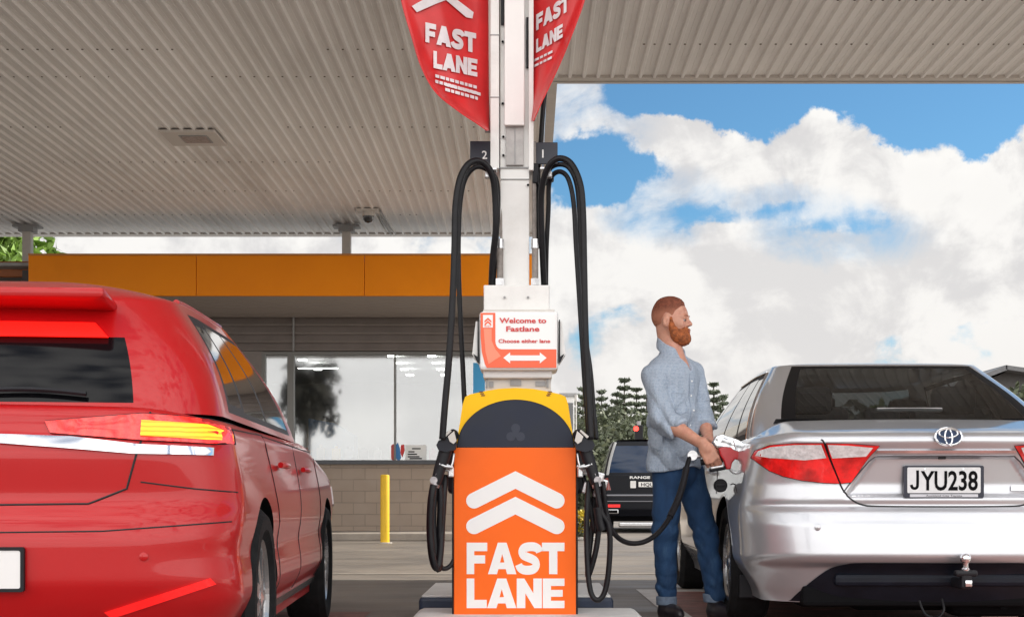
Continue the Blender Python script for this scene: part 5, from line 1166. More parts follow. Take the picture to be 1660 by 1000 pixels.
for s in (-1, 1):
    decal(bvK, [(s*.80, .84), (s*.97, .84), (s*.97, 1.08), (s*.86, 1.08)][::s], 'rear', 'tail_lamp', mat('dark_tail_%d' % (s+1), (.22, .02, .015), .2, coat=1), ck, off=.01, res=.06, wall=.02)
    decal(bvK, [(s*.62, .50), (s*.86, .50), (s*.86, .56), (s*.62, .56)][::s], 'rear', 'reflector', mat('ref_k%d' % (s+1), (.7, .02, .02), .3, emit=(1, .02, .02), es=.25), ck, off=.01, res=.06)  # faint emission added to make the unlit reflectors look bright
    m = MB(); m.box((s*.76, .02, .42), (.22, .06, .09), bev=.02); ex = m.build('exhaust', M_alu, ck, True); m = MB(); m.box((s*.76, -.012, .42), (.17, .01, .055)); m.build('exhaust_opening', M_dark, ex, True)
m = MB(); seam(bvK, [(-.93, .735), (0, .735), (.93, .735)], 'rear', .02, .05, m, off=.004); seam(bvK, [(-.93, .62), (0, .62), (.93, .62)], 'rear', .009, .05, m, off=.004); m.build('bumper_line', mat('dull_strip', (.22, .22, .24), .3, .5), ck, True, True)
m = MB(); m.box((0, .08, .16), (1.3, .1, .10), bev=.03); m.build('lower_guard', M_alu, ck, True); m = MB(); m.box((0, 2.2, .32), (1.7, 3.8, .2)); m.build('underbody', M_dark, ck, True)
for (x, y) in ((-.86, .95), (.86, .95), (-.86, 3.85), (.86, 3.85)): wheel(ck, (x, y, .38), .38, .26, -1 if x < 0 else 1, spokes=5)
# ================================================================== THE MAN (signed distance shapes meshed into continuous surfaces)
def rcone(p, a, b_, ra, rb):
    a = np.array(a, np.float32); b_ = np.array(b_, np.float32); ba = b_-a; pa = p-a; h = np.clip(pa@ba/max(ba@ba, 1e-9), 0, 1)
    return np.linalg.norm(pa-h[:, None]*ba, axis=1)-(ra+(rb-ra)*h)
def ellip(p, c, r, M=None):
    q = p-np.array(c, np.float32)
    if M is not None: q = q@M
    r = np.array(r, np.float32); k0 = np.linalg.norm(q/r, axis=1); k1 = np.linalg.norm(q/(r*r), axis=1)+1e-9; return k0*(k0-1)/k1
def smin(a, b_, k):
    h = np.clip(.5+.5*(b_-a)/k, 0, 1); return b_+(a-b_)*h-k*h*(1-h)
def smax(a, b_, k): return -smin(-a, -b_, k)
def poly2(p2, poly):
    d = np.full(len(p2), 1e9, np.float32); s = np.ones(len(p2)); n = len(poly)
    for i in range(n):
        a = np.array(poly[i], np.float32); b_ = np.array(poly[i-1], np.float32); e = b_-a; w = p2-a
        t = np.clip(w@e/(e@e), 0, 1); q = w-t[:, None]*e; d = np.minimum(d, (q*q).sum(1))
        c1 = p2[:, 1] >= a[1]; c2 = p2[:, 1] < b_[1]; c3 = e[0]*w[:, 1] > e[1]*w[:, 0]
        fl = (c1 & c2 & c3) | (~c1 & ~c2 & ~c3); s = np.where(fl, -s, s)
    return s*np.sqrt(d)
def sdf_mesh(f, lo, hi, h, proj=2):
    B = 8; lo = np.array(lo, float); n = np.ceil((np.array(hi)-lo)/h/B).astype(int); N = n*B
    F = np.ones(tuple(N), np.float32)
    bi = np.stack(np.meshgrid(*[np.arange(k) for k in n], indexing='ij'), -1).reshape(-1, 3)
    d = f((lo+(bi*B+(B-1)/2)*h).astype(np.float32)); near = np.abs(d) < B*h*.87*1.5+.012
    loc = np.stack(np.meshgrid(*[np.arange(B)]*3, indexing='ij'), -1).reshape(-1, 3)
    for b_, dd in zip(bi[~near], d[~near]):
        if dd < 0: F[b_[0]*B:b_[0]*B+B, b_[1]*B:b_[1]*B+B, b_[2]*B:b_[2]*B+B] = -1
    nb = bi[near]
    for s in range(0, len(nb), 400):
        ch = nb[s:s+400]; pts = (lo+((ch[:, None]*B+loc[None])*h)).reshape(-1, 3).astype(np.float32); v = f(pts).reshape(len(ch), B, B, B)
        for b_, vv in zip(ch, v): F[b_[0]*B:b_[0]*B+B, b_[1]*B:b_[1]*B+B, b_[2]*B:b_[2]*B+B] = vv
    S = F < 0; c = [S[x:N[0]-1+x, y:N[1]-1+y, z:N[2]-1+z] for x in (0, 1) for y in (0, 1) for z in (0, 1)]
    cnt = sum(q.astype(np.int8) for q in c); act = (cnt > 0) & (cnt < 8); idx = -np.ones(act.shape, np.int64); ii = np.argwhere(act); idx[act] = np.arange(len(ii))
    acc = np.zeros((len(ii), 3)); num = np.zeros(len(ii)); ed = [(a, b_) for a in range(8) for b_ in range(8) if bin(a ^ b_).count('1') == 1 and a < b_]
    off = [np.array([(a >> 2) & 1, (a >> 1) & 1, a & 1]) for a in range(8)]
    for a, b_ in ed:
        pa = ii+off[a]; pb = ii+off[b_]; fa = F[pa[:, 0], pa[:, 1], pa[:, 2]]; fb = F[pb[:, 0], pb[:, 1], pb[:, 2]]; m_ = (fa < 0) != (fb < 0)
        t = np.where(m_, fa/(fa-fb+1e-20), 0); acc += np.where(m_[:, None], pa+(pb-pa)*t[:, None], 0); num += m_
    V = lo+acc/num[:, None]*h; Q = []
    for ax in range(3):
        e = [0, 0, 0]; e[ax] = 1; sl_a = tuple(slice(1, N[k]-1) for k in range(3)); A = S[sl_a]
        Bs = S[tuple(slice(1+e[k], N[k]-1+e[k]) for k in range(3))]; w = np.argwhere(A != Bs)+1
        o1, o2 = [k for k in range(3) if k != ax]; d1 = np.zeros(3, int); d1[o1] = 1; d2 = np.zeros(3, int); d2[o2] = 1
        ok = np.all(w < np.array(act.shape), 1); w = w[ok]; g = lambda q: idx[q[:, 0], q[:, 1], q[:, 2]]
        q4 = np.stack([g(w-d1-d2), g(w-d2), g(w), g(w-d1)], 1); fl = S[w[:, 0], w[:, 1], w[:, 2]] ^ (ax == 1); q4[~fl] = q4[~fl][:, ::-1]; Q.append(q4)
    Q = np.concatenate(Q); Q = Q[(Q >= 0).all(1)]
    for _ in range(proj):
        v32 = V.astype(np.float32); f0 = f(v32); g = np.stack([f(v32+np.eye(3, dtype=np.float32)[k]*.0015)-f0 for k in range(3)], 1)/.0015; gl_ = (g*g).sum(1)+1e-6
        st = np.clip(f0/gl_, -h, h); V = V-(g*st[:, None])*.8
    return V, Q
def sdf_obj(name, f, lo, hi, h, mt, parent, proj=2):
    V, Q = sdf_mesh(f, lo, hi, h, proj); me = bpy.data.meshes.new(name); me.from_pydata(V.tolist(), [], Q.tolist()); me.update()
    return mesh_obj(name, me, mt, parent, False, True, 180)
MD = 7.52
man = empty('person', P(1112, 1003, MD), 0, 'bearded man with cropped ginger hair in pale blue shirt and jeans, filling the silver car', 'person')
def J(x, y, d=0.0): return np.array(P(x, y, MD+d))
fw = np.array((.78, -.62, 0)); rt = np.array((-.62, -.78, 0)); up = np.array((0, 0, 1.))
BM = np.stack([rt, fw, up], 1).astype(np.float32)      # columns: right, forward, up
# joints
SR, SL_ = J(1060, 609, -.13), J(1123, 606, .14)
ER, WR = J(1073, 678, -.22), J(1142, 722, -.385)
EL, WL = J(1137, 668, .10), J(1150, 716, -.10)
HC, CH, NK = J(1099, 757), J(1092, 640, -.01), J(1090, 572, 0)
HR, HL = J(1084, 770, -.075), J(1117, 770, .07)
KR, KL = J(1078, 862, -.085), J(1143, 862, .03)
AR_, AL = J(1081, 975, -.06), J(1160, 971, -.02)
C = J(1088.5, 521, -.005)                               # centre of the head
hf = np.array((.93, -.37, -.02)); hf /= np.linalg.norm(hf); hr = np.cross(hf, up); hr /= np.linalg.norm(hr); hu = np.cross(hr, hf)
HM = np.stack([hf, hr, hu], 1).astype(np.float32)       # head axes: F, side (his right), U
def H(f_, s_, u_): return C+hf*f_+hr*s_+hu*u_
def head_f(p, ears=True):
    q = (p-C.astype(np.float32))@HM
    d = ellip(q, (-.012, 0, .034), (.100, .077, .092))
    d = smin(d, ellip(q, (.024, 0, -.012), (.066, .062, .092)), .03)
    d = smin(d, ellip(q, (.040, 0, -.074), (.046, .043, .040)), .03)
    for s in (1, -1):
        d = smin(d, ellip(q, (.058, s*.038, -.022), (.026, .024, .024)), .022)
        d = smin(d, rcone(q, (.084, s*.010, .020), (.074, s*.046, .019), .011, .010), .012)
        d = smax(d, -ellip(q, (.098, s*.031, .001), (.020, .018, .010)), .010)
        d = smin(d, rcone(q, (.090, s*.010, -.026), (.094, s*.013, -.025), .007, .007), .008)
        d = smin(d, rcone(q, (.005, s*.060, -.04), (.035, s*.044, -.078), .014, .012), .025)
        if ears:
            e = ellip(q, (-.010, s*.080, -.008), (.018, .010, .031), None)
            e = smax(e, -ellip(q, (-.005, s*.090, -.004), (.009, .008, .017)), .005); d = smin(d, e, .008)
    d = smin(d, rcone(q, (.086, 0, .012), (.108, 0, -.018), .0085, .0115), .012)
    d = smin(d, rcone(q, (.088, -.018, -.052), (.088, .018, -.052), .007, .007), .008)
    d = smin(d, rcone(q, (.094, -.010, -.050), (.094, .010, -.050), .006, .006), .006)
    return d
def hand_f(p, W_, dirv, pn, side, curl, sz=1.0, spread=.0):
    # W_ wrist, dirv towards the knuckles, pn palm normal, side towards the thumb
    dirv = dirv/np.linalg.norm(dirv); pn = pn-dirv*(pn@dirv); pn /= np.linalg.norm(pn); side = np.cross(dirv, pn)*side
    M = np.stack([dirv, side, pn], 1).astype(np.float32); q = (p-W_.astype(np.float32))@M/sz
    d = rcone(q, (-.02, 0, 0), (.02, 0, 0), .026, .027)
    for k in range(4):
        y = (k-1.5)*.0195; d = smin(d, rcone(q, (.015, y*.8, -.001), (.088-.005*abs(k-1), y, -.004), .0155, .0115), .012)
    L = [(.040, .026, .020), (.045, .029, .022), (.041, .027, .021), (.032, .021, .018)]
    for k in range(4):
        y = (1.5-k)*.0205; b0 = np.array((.088-.004*abs(k-1), y, -.004)); a = 0; c = curl[k] if hasattr(curl, '__len__') else curl; r_ = .0100-.0006*k
        for j, l in enumerate(L[k]):
            a += c*(.8, 1.1, .8)[j]; b1 = b0+np.array((math.cos(a), spread*(1.5-k)*.1, math.sin(a)))*l; d = smin(d, rcone(q, b0, b1, r_*(1-.07*j), r_*(.95-.07*j)), .0035); b0 = b1
    t0 = np.array((.022, .024, .008)); t1 = np.array((.050, .046, .026)); t2 = np.array((.078, .046, .044)); t3 = np.array((.100, .036, .056))
    d = smin(d, rcone(q, t0, t1, .016, .0125), .012); d = smin(d, rcone(q, t1, t2, .0120, .0105), .004); d = smin(d, rcone(q, t2, t3, .0105, .009), .003)
    return d*sz
dR = J(1157, 750, -.385)-WR; dL = J(1170, 724, -.16)-WL
def body_f(p):
    d = head_f(p)
    nb, nt_ = J(1090, 580, .01), H(-.030, 0, -.05)
    d = smin(d, rcone(p, nb, nt_, .062, .054), .02); d = smin(d, rcone(p, H(.0, 0, -.07), J(1095, 588, -.01), .045, .05), .025)
    q = (p-CH.astype(np.float32))@BM; q = q*np.array((.62, 1, 1), np.float32)
    t = rcone(q, (0, 0, .10), (0, 0, -.36), .100, .088)
    d = smin(d, t, .05)
    for s, e, w in ((SR, ER, WR), (SL_, EL, WL)):
        d = smin(d, rcone(p, s, e, .050, .040), .03); d = smin(d, rcone(p, e, e+(w-e)*.35, .040, .041), .02); d = smin(d, rcone(p, e+(w-e)*.35, w, .041, .026), .02)
    for h_, k, a in ((HR, KR, AR_), (HL, KL, AL)):
        d = smin(d, rcone(p, h_, k, .070, .050), .03); d = smin(d, rcone(p, k, a, .048, .034), .02); d = smin(d, rcone(p, a, a-up*.03, .034, .036), .02)
    d = smin(d, hand_f(p, WR, dR, np.array((.05, .98, -.1)), 1, (.75, .85, .95, 1.0), 1.04), .014)
    d = smin(d, hand_f(p, WL, dL, np.array((-.1, -.5, -.8)), 1, (.7, .75, .8, .85), 1.0), .014)
    return d
skin = mat('skin', (.60, .30, .21), .5, var=.10, vs=22, bump=.12, bs=220, bd=.002); skin.node_tree.nodes['Principled BSDF'].inputs['Subsurface Weight'].default_value = .12
skin.node_tree.nodes['Principled BSDF'].inputs['Subsurface Radius'].default_value = (.02, .008, .004)
lo_ = np.minimum.reduce([J(1030, 1005), J(1060, 600, -.4)])-.05; 
bo_lo = (P(1035, 0, 7.2).x-.02, 7.05, .03); bo_hi = (P(1195, 0, 7.8).x+.05, 7.85, 1.86)
sdf_obj('body', body_f, bo_lo, bo_hi, .0055, skin, man)
# hair and beard as shells of the head
hairp = [(.092, .082), (.080, .084), (.066, .078), (.052, .062), (.040, .050), (.030, .026), (.020, .020), (.008, .034), (-.012, .040), (-.032, .012), (-.040, -.020), (-.052, -.052), (-.14, -.062), (-.15, .20), (.12, .20), (.11, .07)]
def hash3(p, s): return np.sin(p[:, 0]*s+np.sin(p[:, 1]*s*1.3)*1.7)*np.sin(p[:, 1]*s*1.1+np.sin(p[:, 2]*s*.9)*1.9)*np.sin(p[:, 2]*s*1.2+np.sin(p[:, 0]*s*1.4)*1.5)
def hair_f(p):
    q = (p-C.astype(np.float32))@HM; d = head_f(p, False); top = np.clip((q[:, 2]-.04)/.08, 0, 1)
    th = .0025+.011*top*top+.0012*hash3(q, 260)
    pl = poly2(q[:, [0, 2]], hairp); return smax(d-th*np.clip(-pl/.022+.08, .05, 1), pl, .004)
bp_ = [(.010, .016), (.024, .018), (.030, -.004), (.040, -.028), (.056, -.046), (.072, -.046), (.086, -.034), (.125, -.036), (.13, -.16), (.030, -.16), (.008, -.085), (.004, -.035)]
def beard_f(p):
    q = (p-C.astype(np.float32))@HM; d = smin(head_f(p, False), ellip(q, (.064, 0, -.098), (.042, .040, .034)), .02)
    d = smin(d, ellip(q, (.03, 0, -.085), (.05, .055, .036)), .02)
    lips = ellip(q, (.104, 0, -.054), (.016, .019, .0055))
    pl = poly2(q[:, [0, 2]], bp_); return smax(smax(d-(.007+.002*hash3(q, 210))*np.clip(-pl/.014+.08, .05, 1), pl, .004), -lips, .004)
hlo, hhi = C-np.array((.17, .17, .19)), C+np.array((.17, .17, .19))
M_hair = mat('ginger_hair', (.20, .055, .028), .75, var=.3, vs=70, bump=.7, bs=240, bd=.003); M_beard = mat('ginger_beard', (.34, .092, .024), .75, var=.45, vs=55, bump=.8, bs=220, bd=.004)
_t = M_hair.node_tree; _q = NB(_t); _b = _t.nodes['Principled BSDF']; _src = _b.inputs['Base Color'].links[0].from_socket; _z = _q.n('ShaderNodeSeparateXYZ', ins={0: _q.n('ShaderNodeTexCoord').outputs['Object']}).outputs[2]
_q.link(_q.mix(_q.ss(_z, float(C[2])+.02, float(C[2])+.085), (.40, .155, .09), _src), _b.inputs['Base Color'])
for _m in (skin,):
    _n = NB(_m.node_tree); _s2 = _m.node_tree.nodes['Principled BSDF']; _o = _s2.inputs['Base Color'].links[0].from_socket; _nn = _n.n('ShaderNodeTexNoise', ins={'Vector': _n.n('ShaderNodeTexCoord').outputs['Object'], 'Scale': 38, 'Detail': 5}).outputs[0]
    _n.link(_n.mix(_n.ss(_nn, .45, .7, 0, .55), _o, (.52, .20, .14)), _s2.inputs['Base Color'])
sdf_obj('hair', hair_f, hlo, hhi, .0042, M_hair, man); sdf_obj('beard', beard_f, hlo, hhi, .0042, M_beard, man)
M_eye = mat('eye_white', (.42, .37, .35), .45, spec=.2); M_iris = mat('iris', (.02, .025, .03), .3)
for s in (1, -1):
    c = H(.0745, s*.031, .0015); m = MB(); m.lathe([(-.0125*math.cos(t), .0125*math.sin(t)) for t in np.linspace(0, math.pi, 14)], c, 'y', 18); ey_ = m.build('eye', M_eye, man, smooth=True)
    q = H(.0745+.0105, s*.031, .0008); m = MB(); m.lathe([(-.0062*math.cos(t), .0062*math.sin(t)) for t in np.linspace(0, math.pi, 8)], q, 'y', 12); m.build('iris', M_iris, ey_, smooth=True)
    m = MB(); m.tube([Vector(H(.094, s*.012, .024)), Vector(H(.093, s*.030, .029)), Vector(H(.080, s*.047, .023))], .0038, 6); m.build('eyebrow', M_hair, man, smooth=True)
    m = MB(); m.tube([Vector(H(.0855, s*.018, .008)), Vector(H(.0895, s*.031, .0105)), Vector(H(.080, s*.043, .007))], .0034, 6); m.tube([Vector(H(.084, s*.019, -.006)), Vector(H(.0875, s*.031, -.009)), Vector(H(.079, s*.043, -.006))], .003, 6); m.build('eyelid', skin, man, smooth=True)
m = MB(); m.tube([Vector(H(.0985, -.014, -.051)), Vector(H(.1035, 0, -.0495)), Vector(H(.0985, .014, -.051))], .0042, 8); m.tube([Vector(H(.098, -.013, -.058)), Vector(H(.102, 0, -.0585)), Vector(H(.098, .013, -.058))], .0046, 8)
m.build('lips', mat('lip', (.45, .15, .12), .45), man, smooth=True)
# shirt
def folds(p, amp, s1=26, s2=47):
    w1 = np.sin(p[:, 0]*17+p[:, 2]*6)*1.3+np.sin(p[:, 1]*21-p[:, 2]*9)
    return amp*((1-2*np.abs(np.sin(p[:, 2]*s1*.5+p[:, 0]*11+w1)))*.55+(1-2*np.abs(np.sin(p[:, 0]*s1*.8-p[:, 2]*s1*.45+w1*.8+2)))*.35)+amp*.45*(np.sin(p[:, 2]*s1+p[:, 0]*14+np.sin(p[:, 0]*23+p[:, 1]*9)*1.4)*.6+np.sin(p[:, 2]*s2-p[:, 0]*25+p[:, 1]*31)*.4)
def shirt_f(p):
    q = (p-CH.astype(np.float32))@BM; s = q*np.array((.60, 1, 1), np.float32)
    d = rcone(s, (0, .0, .085), (0, .0, -.10), .112, .108)
    d = smin(d, rcone(s, (0, -.0, -.10), (0, .012, -.40), .108, .118), .04)
    d = smin(d, rcone(p, SR+up*.0, SL_+up*.0, .062, .062), .05)
    d = smin(d, ellip(q, (0, -.02, .145), (.14, .085, .06)), .05); d = smin(d, rcone(p, J(1088, 574, .01), J(1090, 600, .0), .062, .10), .05)
    for s2 in (SR, SL_): d = smin(d, rcone(p, J(1089, 582, .01), s2+up*.012, .058, .048), .03)
    ends = []
    for sh_, e, w, L in ((SR, ER, WR, .42), (SL_, EL, WL, .50)):
        a = rcone(p, sh_, e, .066, .056); c_ = e+(w-e)*L; a = smin(a, rcone(p, e, c_, .057, .053), .02)
        ax = (w-e)/np.linalg.norm(w-e); a = smax(a, ((p-c_.astype(np.float32))@ax.astype(np.float32)), .006); a = smin(a, smax(np.abs((p-(c_-ax*.028).astype(np.float32))@ax.astype(np.float32))-.026, rcone(p, e, c_+ax*.05, .060, .055), .006), .006)
        d = smin(d, a, .009)
    hem = -(p[:, 2]-(P(0, 759, MD).z+.018*np.cos(q[:, 0]*14)-.010))
    fo = folds(p, .013)*np.clip((-.0-q[:, 2])/.25+.5, .25, 1.2)+.003*np.sin(q[:, 0]*60+q[:, 2]*8)*np.clip(-q[:, 2]*4, 0, 1)
    d = smax(d+fo, hem, .008)
    cq = (p-J(1090, 566, .0).astype(np.float32))@BM; d = smax(d, cq[:, 2]-.002+.75*cq[:, 1], .008)
    vn = np.maximum(np.maximum(np.abs(cq[:, 0])-(.008+.42*np.clip(cq[:, 2]+.125, 0, 1)), -(cq[:, 2]+.125)), .02-cq[:, 1]); d = smax(d, -vn, .004)
    # open collar
    nk_ = rcone(q, (0, .05, .27), (0, .115, .16), .032, .012); d = smax(d, -nk_, .006)
    return smax(d, -rcone(p, J(1090, 578, .0), H(-.02, 0, -.06), .063, .06), .006)
def shirt_mat():
    m = mat('chambray_shirt', (.34, .42, .53), .85, bump=.25, bs=300, bd=.003); t = m.node_tree; s = t.nodes['Principled BSDF']; q = NB(t); oc = q.n('ShaderNodeTexCoord').outputs['Object']
    mp = q.n('ShaderNodeMapping', ins={0: oc}); mp.inputs['Rotation'].default_value = (0, 0, R(38)); sp = q.n('ShaderNodeSeparateXYZ', ins={0: mp.outputs[0]})
    def chk(v): return q.ss(q.m('SINE', q.m('MULTIPLY', v, 330)), -.2, 1.0)
    k = q.m('MAXIMUM', chk(sp.outputs[0]), chk(sp.outputs[2])); nz = q.n('ShaderNodeTexNoise', ins={'Vector': oc, 'Scale': 140, 'Detail': 3}).outputs[0]
    c = q.mix(q.m('MULTIPLY', k, .22), (.38, .45, .55), (.60, .64, .70)); c = q.mix(q.ss(nz, .35, .7, 0, .45), c, (.22, .29, .40)); q.link(c, s.inputs['Base Color'])
    mp2 = q.n('ShaderNodeMapping', ins={0: oc}); mp2.inputs['Scale'].default_value = (1, 1, .55); mp2.inputs['Rotation'].default_value = (R(25), R(35), 0)
    fz = q.n('ShaderNodeTexNoise', ins={'Vector': mp2.outputs[0], 'Scale': 15, 'Detail': 3, 'Roughness': .5, 'Distortion': 1.6}).outputs[0]
    rg = q.m('ABSOLUTE', q.m('SUBTRACT', fz, .5)); old = s.inputs['Normal'].links[0].from_socket
    bp2 = q.n('ShaderNodeBump', ins={'Height': rg, 'Strength': .5, 'Distance': .04, 'Normal': old}); q.link(bp2.outputs[0], s.inputs['Normal']); return m
M_shirt = shirt_mat()
so_ = sdf_obj('shirt', shirt_f, bo_lo, bo_hi, .006, M_shirt, man)
sbv = BVHTree.FromPolygons([v.co.copy() for v in so_.data.vertices], [tuple(p.vertices) for p in so_.data.polygons])
def onshirt(r_, u_, off=.002):                          # point on the chest: metres to his right, height above chest centre
    o = Vector(CH+rt*r_+up*u_+fw*.5); h = sbv.ray_cast(o, Vector(-fw)); return (h[0] if h[0] else Vector(CH+rt*r_+up*u_+fw*.12))+Vector(fw)*off
def collar_f(p):
    q = (p-J(1089.5, 567, .0).astype(np.float32))@BM; rr = np.sqrt((q[:, 0]/1.0)**2+((q[:, 1]+.004)/1.05)**2)
    zc_ = .008-.72*q[:, 1]; th = np.abs(rr-(.070+.15*np.clip(zc_-q[:, 2]+.015, -.02, .04)))-.0045
    ht = np.abs(q[:, 2]-zc_+.014)-(.034+.012*np.clip(q[:, 1]/.06, 0, 1)); gap = .018+.5*np.clip(q[:, 2]-zc_+.03, 0, 1)-np.abs(q[:, 0]); gap = np.where(q[:, 1] > 0, gap, -1)
    return smax(smax(th, ht, .004), gap, .003)
cc_ = J(1089.5, 567, 0); sdf_obj('collar', collar_f, cc_-.12, cc_+.12, .004, M_shirt, man)
m = MB(); pl_ = [onshirt(0, u_, .0015) for u_ in np.linspace(.12, -.40, 22)]
for a, b_ in ((-.017, .017),):
    L_ = [onshirt(a, u_, .003) for u_ in np.linspace(.11, -.37, 30)]; R_ = [onshirt(b_, u_, .003) for u_ in np.linspace(.11, -.37, 30)]
    m.grid([[x, y] for x, y in zip(L_, R_)]); m.tube(L_, .0014, 5); m.tube(R_, .0014, 5)
m.build('placket', M_shirt, man)
m = MB()
for u_ in (.07, -.01, -.09, -.17, -.25, -.33): q = onshirt(0, u_, .005); m.lathe([(-.001, 0), (-.001, .005), (.001, .0055), (.002, 0)], q, 'y', 10)
m.build('button', M_sign, man)
m = MB(); pk_ = [(.05, -.0), (.135, -.0), (.135, -.10), (.093, -.115), (.05, -.10), (.05, 0)]
m.tube([onshirt(r_, u_, .001) for r_, u_ in [(Vector((pk_[i])).lerp(Vector(pk_[i+1]), t/5)) for i in range(5) for t in range(5)]], .0022, 5); m.build('pocket_seam', M_shirt, man)
# jeans
def jeans_f(p):
    q = (p-HC.astype(np.float32))@BM; s = q*np.array((.66, 1, 1), np.float32)
    d = rcone(s, (0, .0, .02), (0, -.01, -.03), .106, .108)
    for h_, k, a in ((HR, KR, AR_), (HL, KL, AL)):
        l = smin(rcone(p, h_, k, .088, .066), rcone(p, k, a+up*.02, .066, .051), .02)
        l = l+folds(p*1.0, .007, 52, 83)*np.exp(-((p[:, 2]-k[2])/.12)**2)+folds(p, .006, 70, 95)*np.exp(-((p[:, 2]-a[2]-.10)/.09)**2)
        d = smin(d, l, .03)
    d = d+folds(p, .004, 33, 61); cut = np.minimum(p[:, 2]-(AR_[2]+.005), 9)
    low = np.where(p[:, 0] < (AR_[0]+AL[0])/2, AR_[2]-.010, AL[2]-.010); return smax(smax(d, -(p[:, 2]-low), .004), p[:, 2]-(HC[2]+.045), .008)
M_jean = mat('denim', (.014, .052, .135), .85, var=.22, vs=14, bump=.35, bs=260, bd=.003, dirt=((.06, .14, .27), .85), stretch=(1, 1, .4)); M_cuff = mat('denim_cuff', (.16, .21, .29), .9, var=.15, vs=40, bump=.3, bs=260, bd=.003)
sdf_obj('jeans', jeans_f, bo_lo, bo_hi, .006, M_jean, man)
ff = np.array((.35, -.937, 0)); fr2 = np.array((-.937, -.35, 0)); FM = np.stack([fr2, ff, up], 1).astype(np.float32)
for a, k in ((AR_, KR), (AL, KL)):
    def cuff_f(p, a=a, k=k): ax = (k-a)/np.linalg.norm(k-a); return smax(np.abs((p-(a+up*.008).astype(np.float32))@up.astype(np.float32))-.024, rcone(p, a-up*.08, k, .0555, .064), .006)
    sdf_obj('jeans_cuff', cuff_f, a-.09, a+.09, .005, M_cuff, man)
    def shoe_f(p, a=a):
        q = (p-np.array((a[0], a[1], 0), np.float32))@FM
        d = ellip(q, (0, .055, .045), (.048, .125, .052)); d = smin(d, rcone(q, (0, -.005, .055), (0, -.0, .12), .045, .043), .03)
        return smax(d, -(q[:, 2]-.012), .004)
    sdf_obj('shoe', shoe_f, np.array((a[0]-.25, a[1]-.25, 0)), np.array((a[0]+.25, a[1]+.25, .2)), .006, mat('shoe_leather', (.018, .014, .018), .4, var=.2), man)
    m = MB()
    cs2 = [(.050*math.cos(t), .055+.127*math.sin(t)) for t in np.linspace(0, 2*math.pi, 29)[:-1]]
    Ms = Matrix(((fr2[0], ff[0], 0, a[0]), (fr2[1], ff[1], 0, a[1]), (0, 0, 1, .0), (0, 0, 0, 1))); m.prism([cs2], Ms, .016); m.build('shoe_sole', M_blackp, man)
# belt loop line and seams of the jeans
# ---------------------------------------------------------------- nozzle in his hand
fn = empty('fuel_nozzle', P(1180, 735, 7.18), 0, 'red and silver fuel nozzle held by the man, black hose looping to the pump', 'fuel nozzle')
ND = 7.17
def Nn(x, y, d=0.0): return np.array(P(x, y, ND+d))
def plate_f(pts, d0, half, rnd=.006):
    pl = [tuple(Nn(x, y)[[0, 2]]) for x, y in pts]; y0 = ND+d0
    return lambda p: smax(poly2(p[:, [0, 2]], pl)+rnd, np.abs(p[:, 1]-y0)-half+rnd, .006)-rnd
RB = [(1163, 727), (1178, 722), (1196, 730), (1209, 738), (1208, 748), (1203, 757), (1199, 756), (1200, 747), (1190, 744), (1185, 750), (1183, 760), (1176, 761), (1172, 748), (1166, 738)]
nlo, nhi = Nn(1186, 740)-.16, Nn(1186, 740)+.16
sdf_obj('red_body', plate_f(RB, -.02, .024), nlo, nhi, .004, mat('nozzle_red', (.48, .008, .014), .35, coat=.4, var=.1), fn)
m = MB(); m.tube([Nn(1136, 749), Nn(1156, 747), Nn(1180, 742)], .017, 12); m.build('grip', M_blackp, fn, smooth=True)
MBP = [(1154, 717), (1160, 706), (1168, 704), (1190, 711), (1208, 719), (1216, 728), (1214, 737), (1204, 740), (1190, 731), (1176, 725), (1160, 726)]
mbf = plate_f(MBP, -.01, .034, .010)
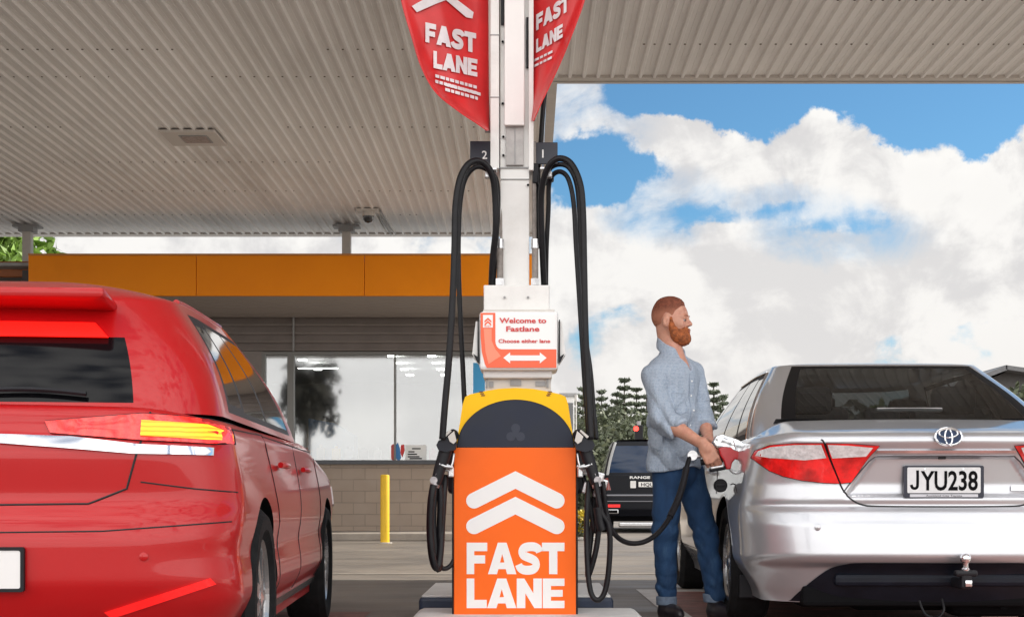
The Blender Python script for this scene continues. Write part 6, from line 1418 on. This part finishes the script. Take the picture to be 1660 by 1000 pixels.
sdf_obj('metal_body', lambda p: mbf(p)+.0014*np.sin(p[:, 0]*95+p[:, 2]*60)*np.sin(p[:, 2]*120-p[:, 0]*40), nlo, nhi, .004, mat('nozzle_foil', (.70, .73, .75), .2, .85, var=.25, vs=24), fn)
m = MB()
for (x, y, r_) in ((1165, 713, .013), (1198, 731, .012), (1186, 719, .008)): m.lathe([(-.046, 0), (-.046, r_*.8), (-.038, r_)], Vector(Nn(x, y, -.0)), 'y', 18)
m.tube([Nn(1189, 714, -.042), Nn(1193, 728, -.040)], .006, 8); m.tube([Nn(1172, 709, -.040), Nn(1206, 724, -.040)], .005, 8); m.build('valve_screws', M_chrome, fn)
m = MB(); m.tube([Nn(1210, 737, 0), Nn(1228, 741, .03), Vector(Nn(1240, 746, .06))], .013, 12); m.build('spout', M_alu, fn, smooth=True)
m = MB(); m.tube(catmull([Nn(1182, 758, -.02), Nn(1188, 765, -.02), Nn(1196, 765, -.02), Nn(1202, 757, -.02), Nn(1198, 749, -.02)], 6), .0075, 8); m.build('trigger_guard', M_alu, fn, smooth=True)
m = MB(); m.box(Vector(Nn(1163, 760, -.02)), (.085, .045, .022), Matrix.Rotation(R(-10), 3, 'Y'), bev=.007); m.build('lever', M_blackp, fn)
m = MB(); m.box(Vector(Nn(1162, 757, -.03)), (.07, .03, .012), Matrix.Rotation(R(-10), 3, 'Y'), bev=.004); m.build('lever_plate', M_alu, fn)
m = MB(); m.tube([Nn(1118, 738, -.02), Nn(1137, 739, -.01)], .012, 16); m.lathe([(-.022, .0), (-.022, .026), (.022, .026), (.022, 0)], Vector(Nn(1122, 738, -.02)), 'y', 20); m.build('swivel', M_alu, fn, smooth=True)
hp = [(1118, 741, 7.14), (1113, 758, 7.10), (1107, 785, 7.04), (1098, 812, 6.97), (1086, 838, 6.88), (1068, 862, 6.79), (1046, 877, 6.71), (1022, 880, 6.65), (1002, 871, 6.6), (989, 852, 6.57), (982, 825, 6.56), (979, 800, 6.55), (977, 780, 6.55)]
hose('hose', hp, .0128, fn)
m = MB(); m.tube(catmull([P(*q) for q in hp[1:5]], 8), .0175, 12); m.build('hose_sleeve', M_blackp, fn, smooth=True)
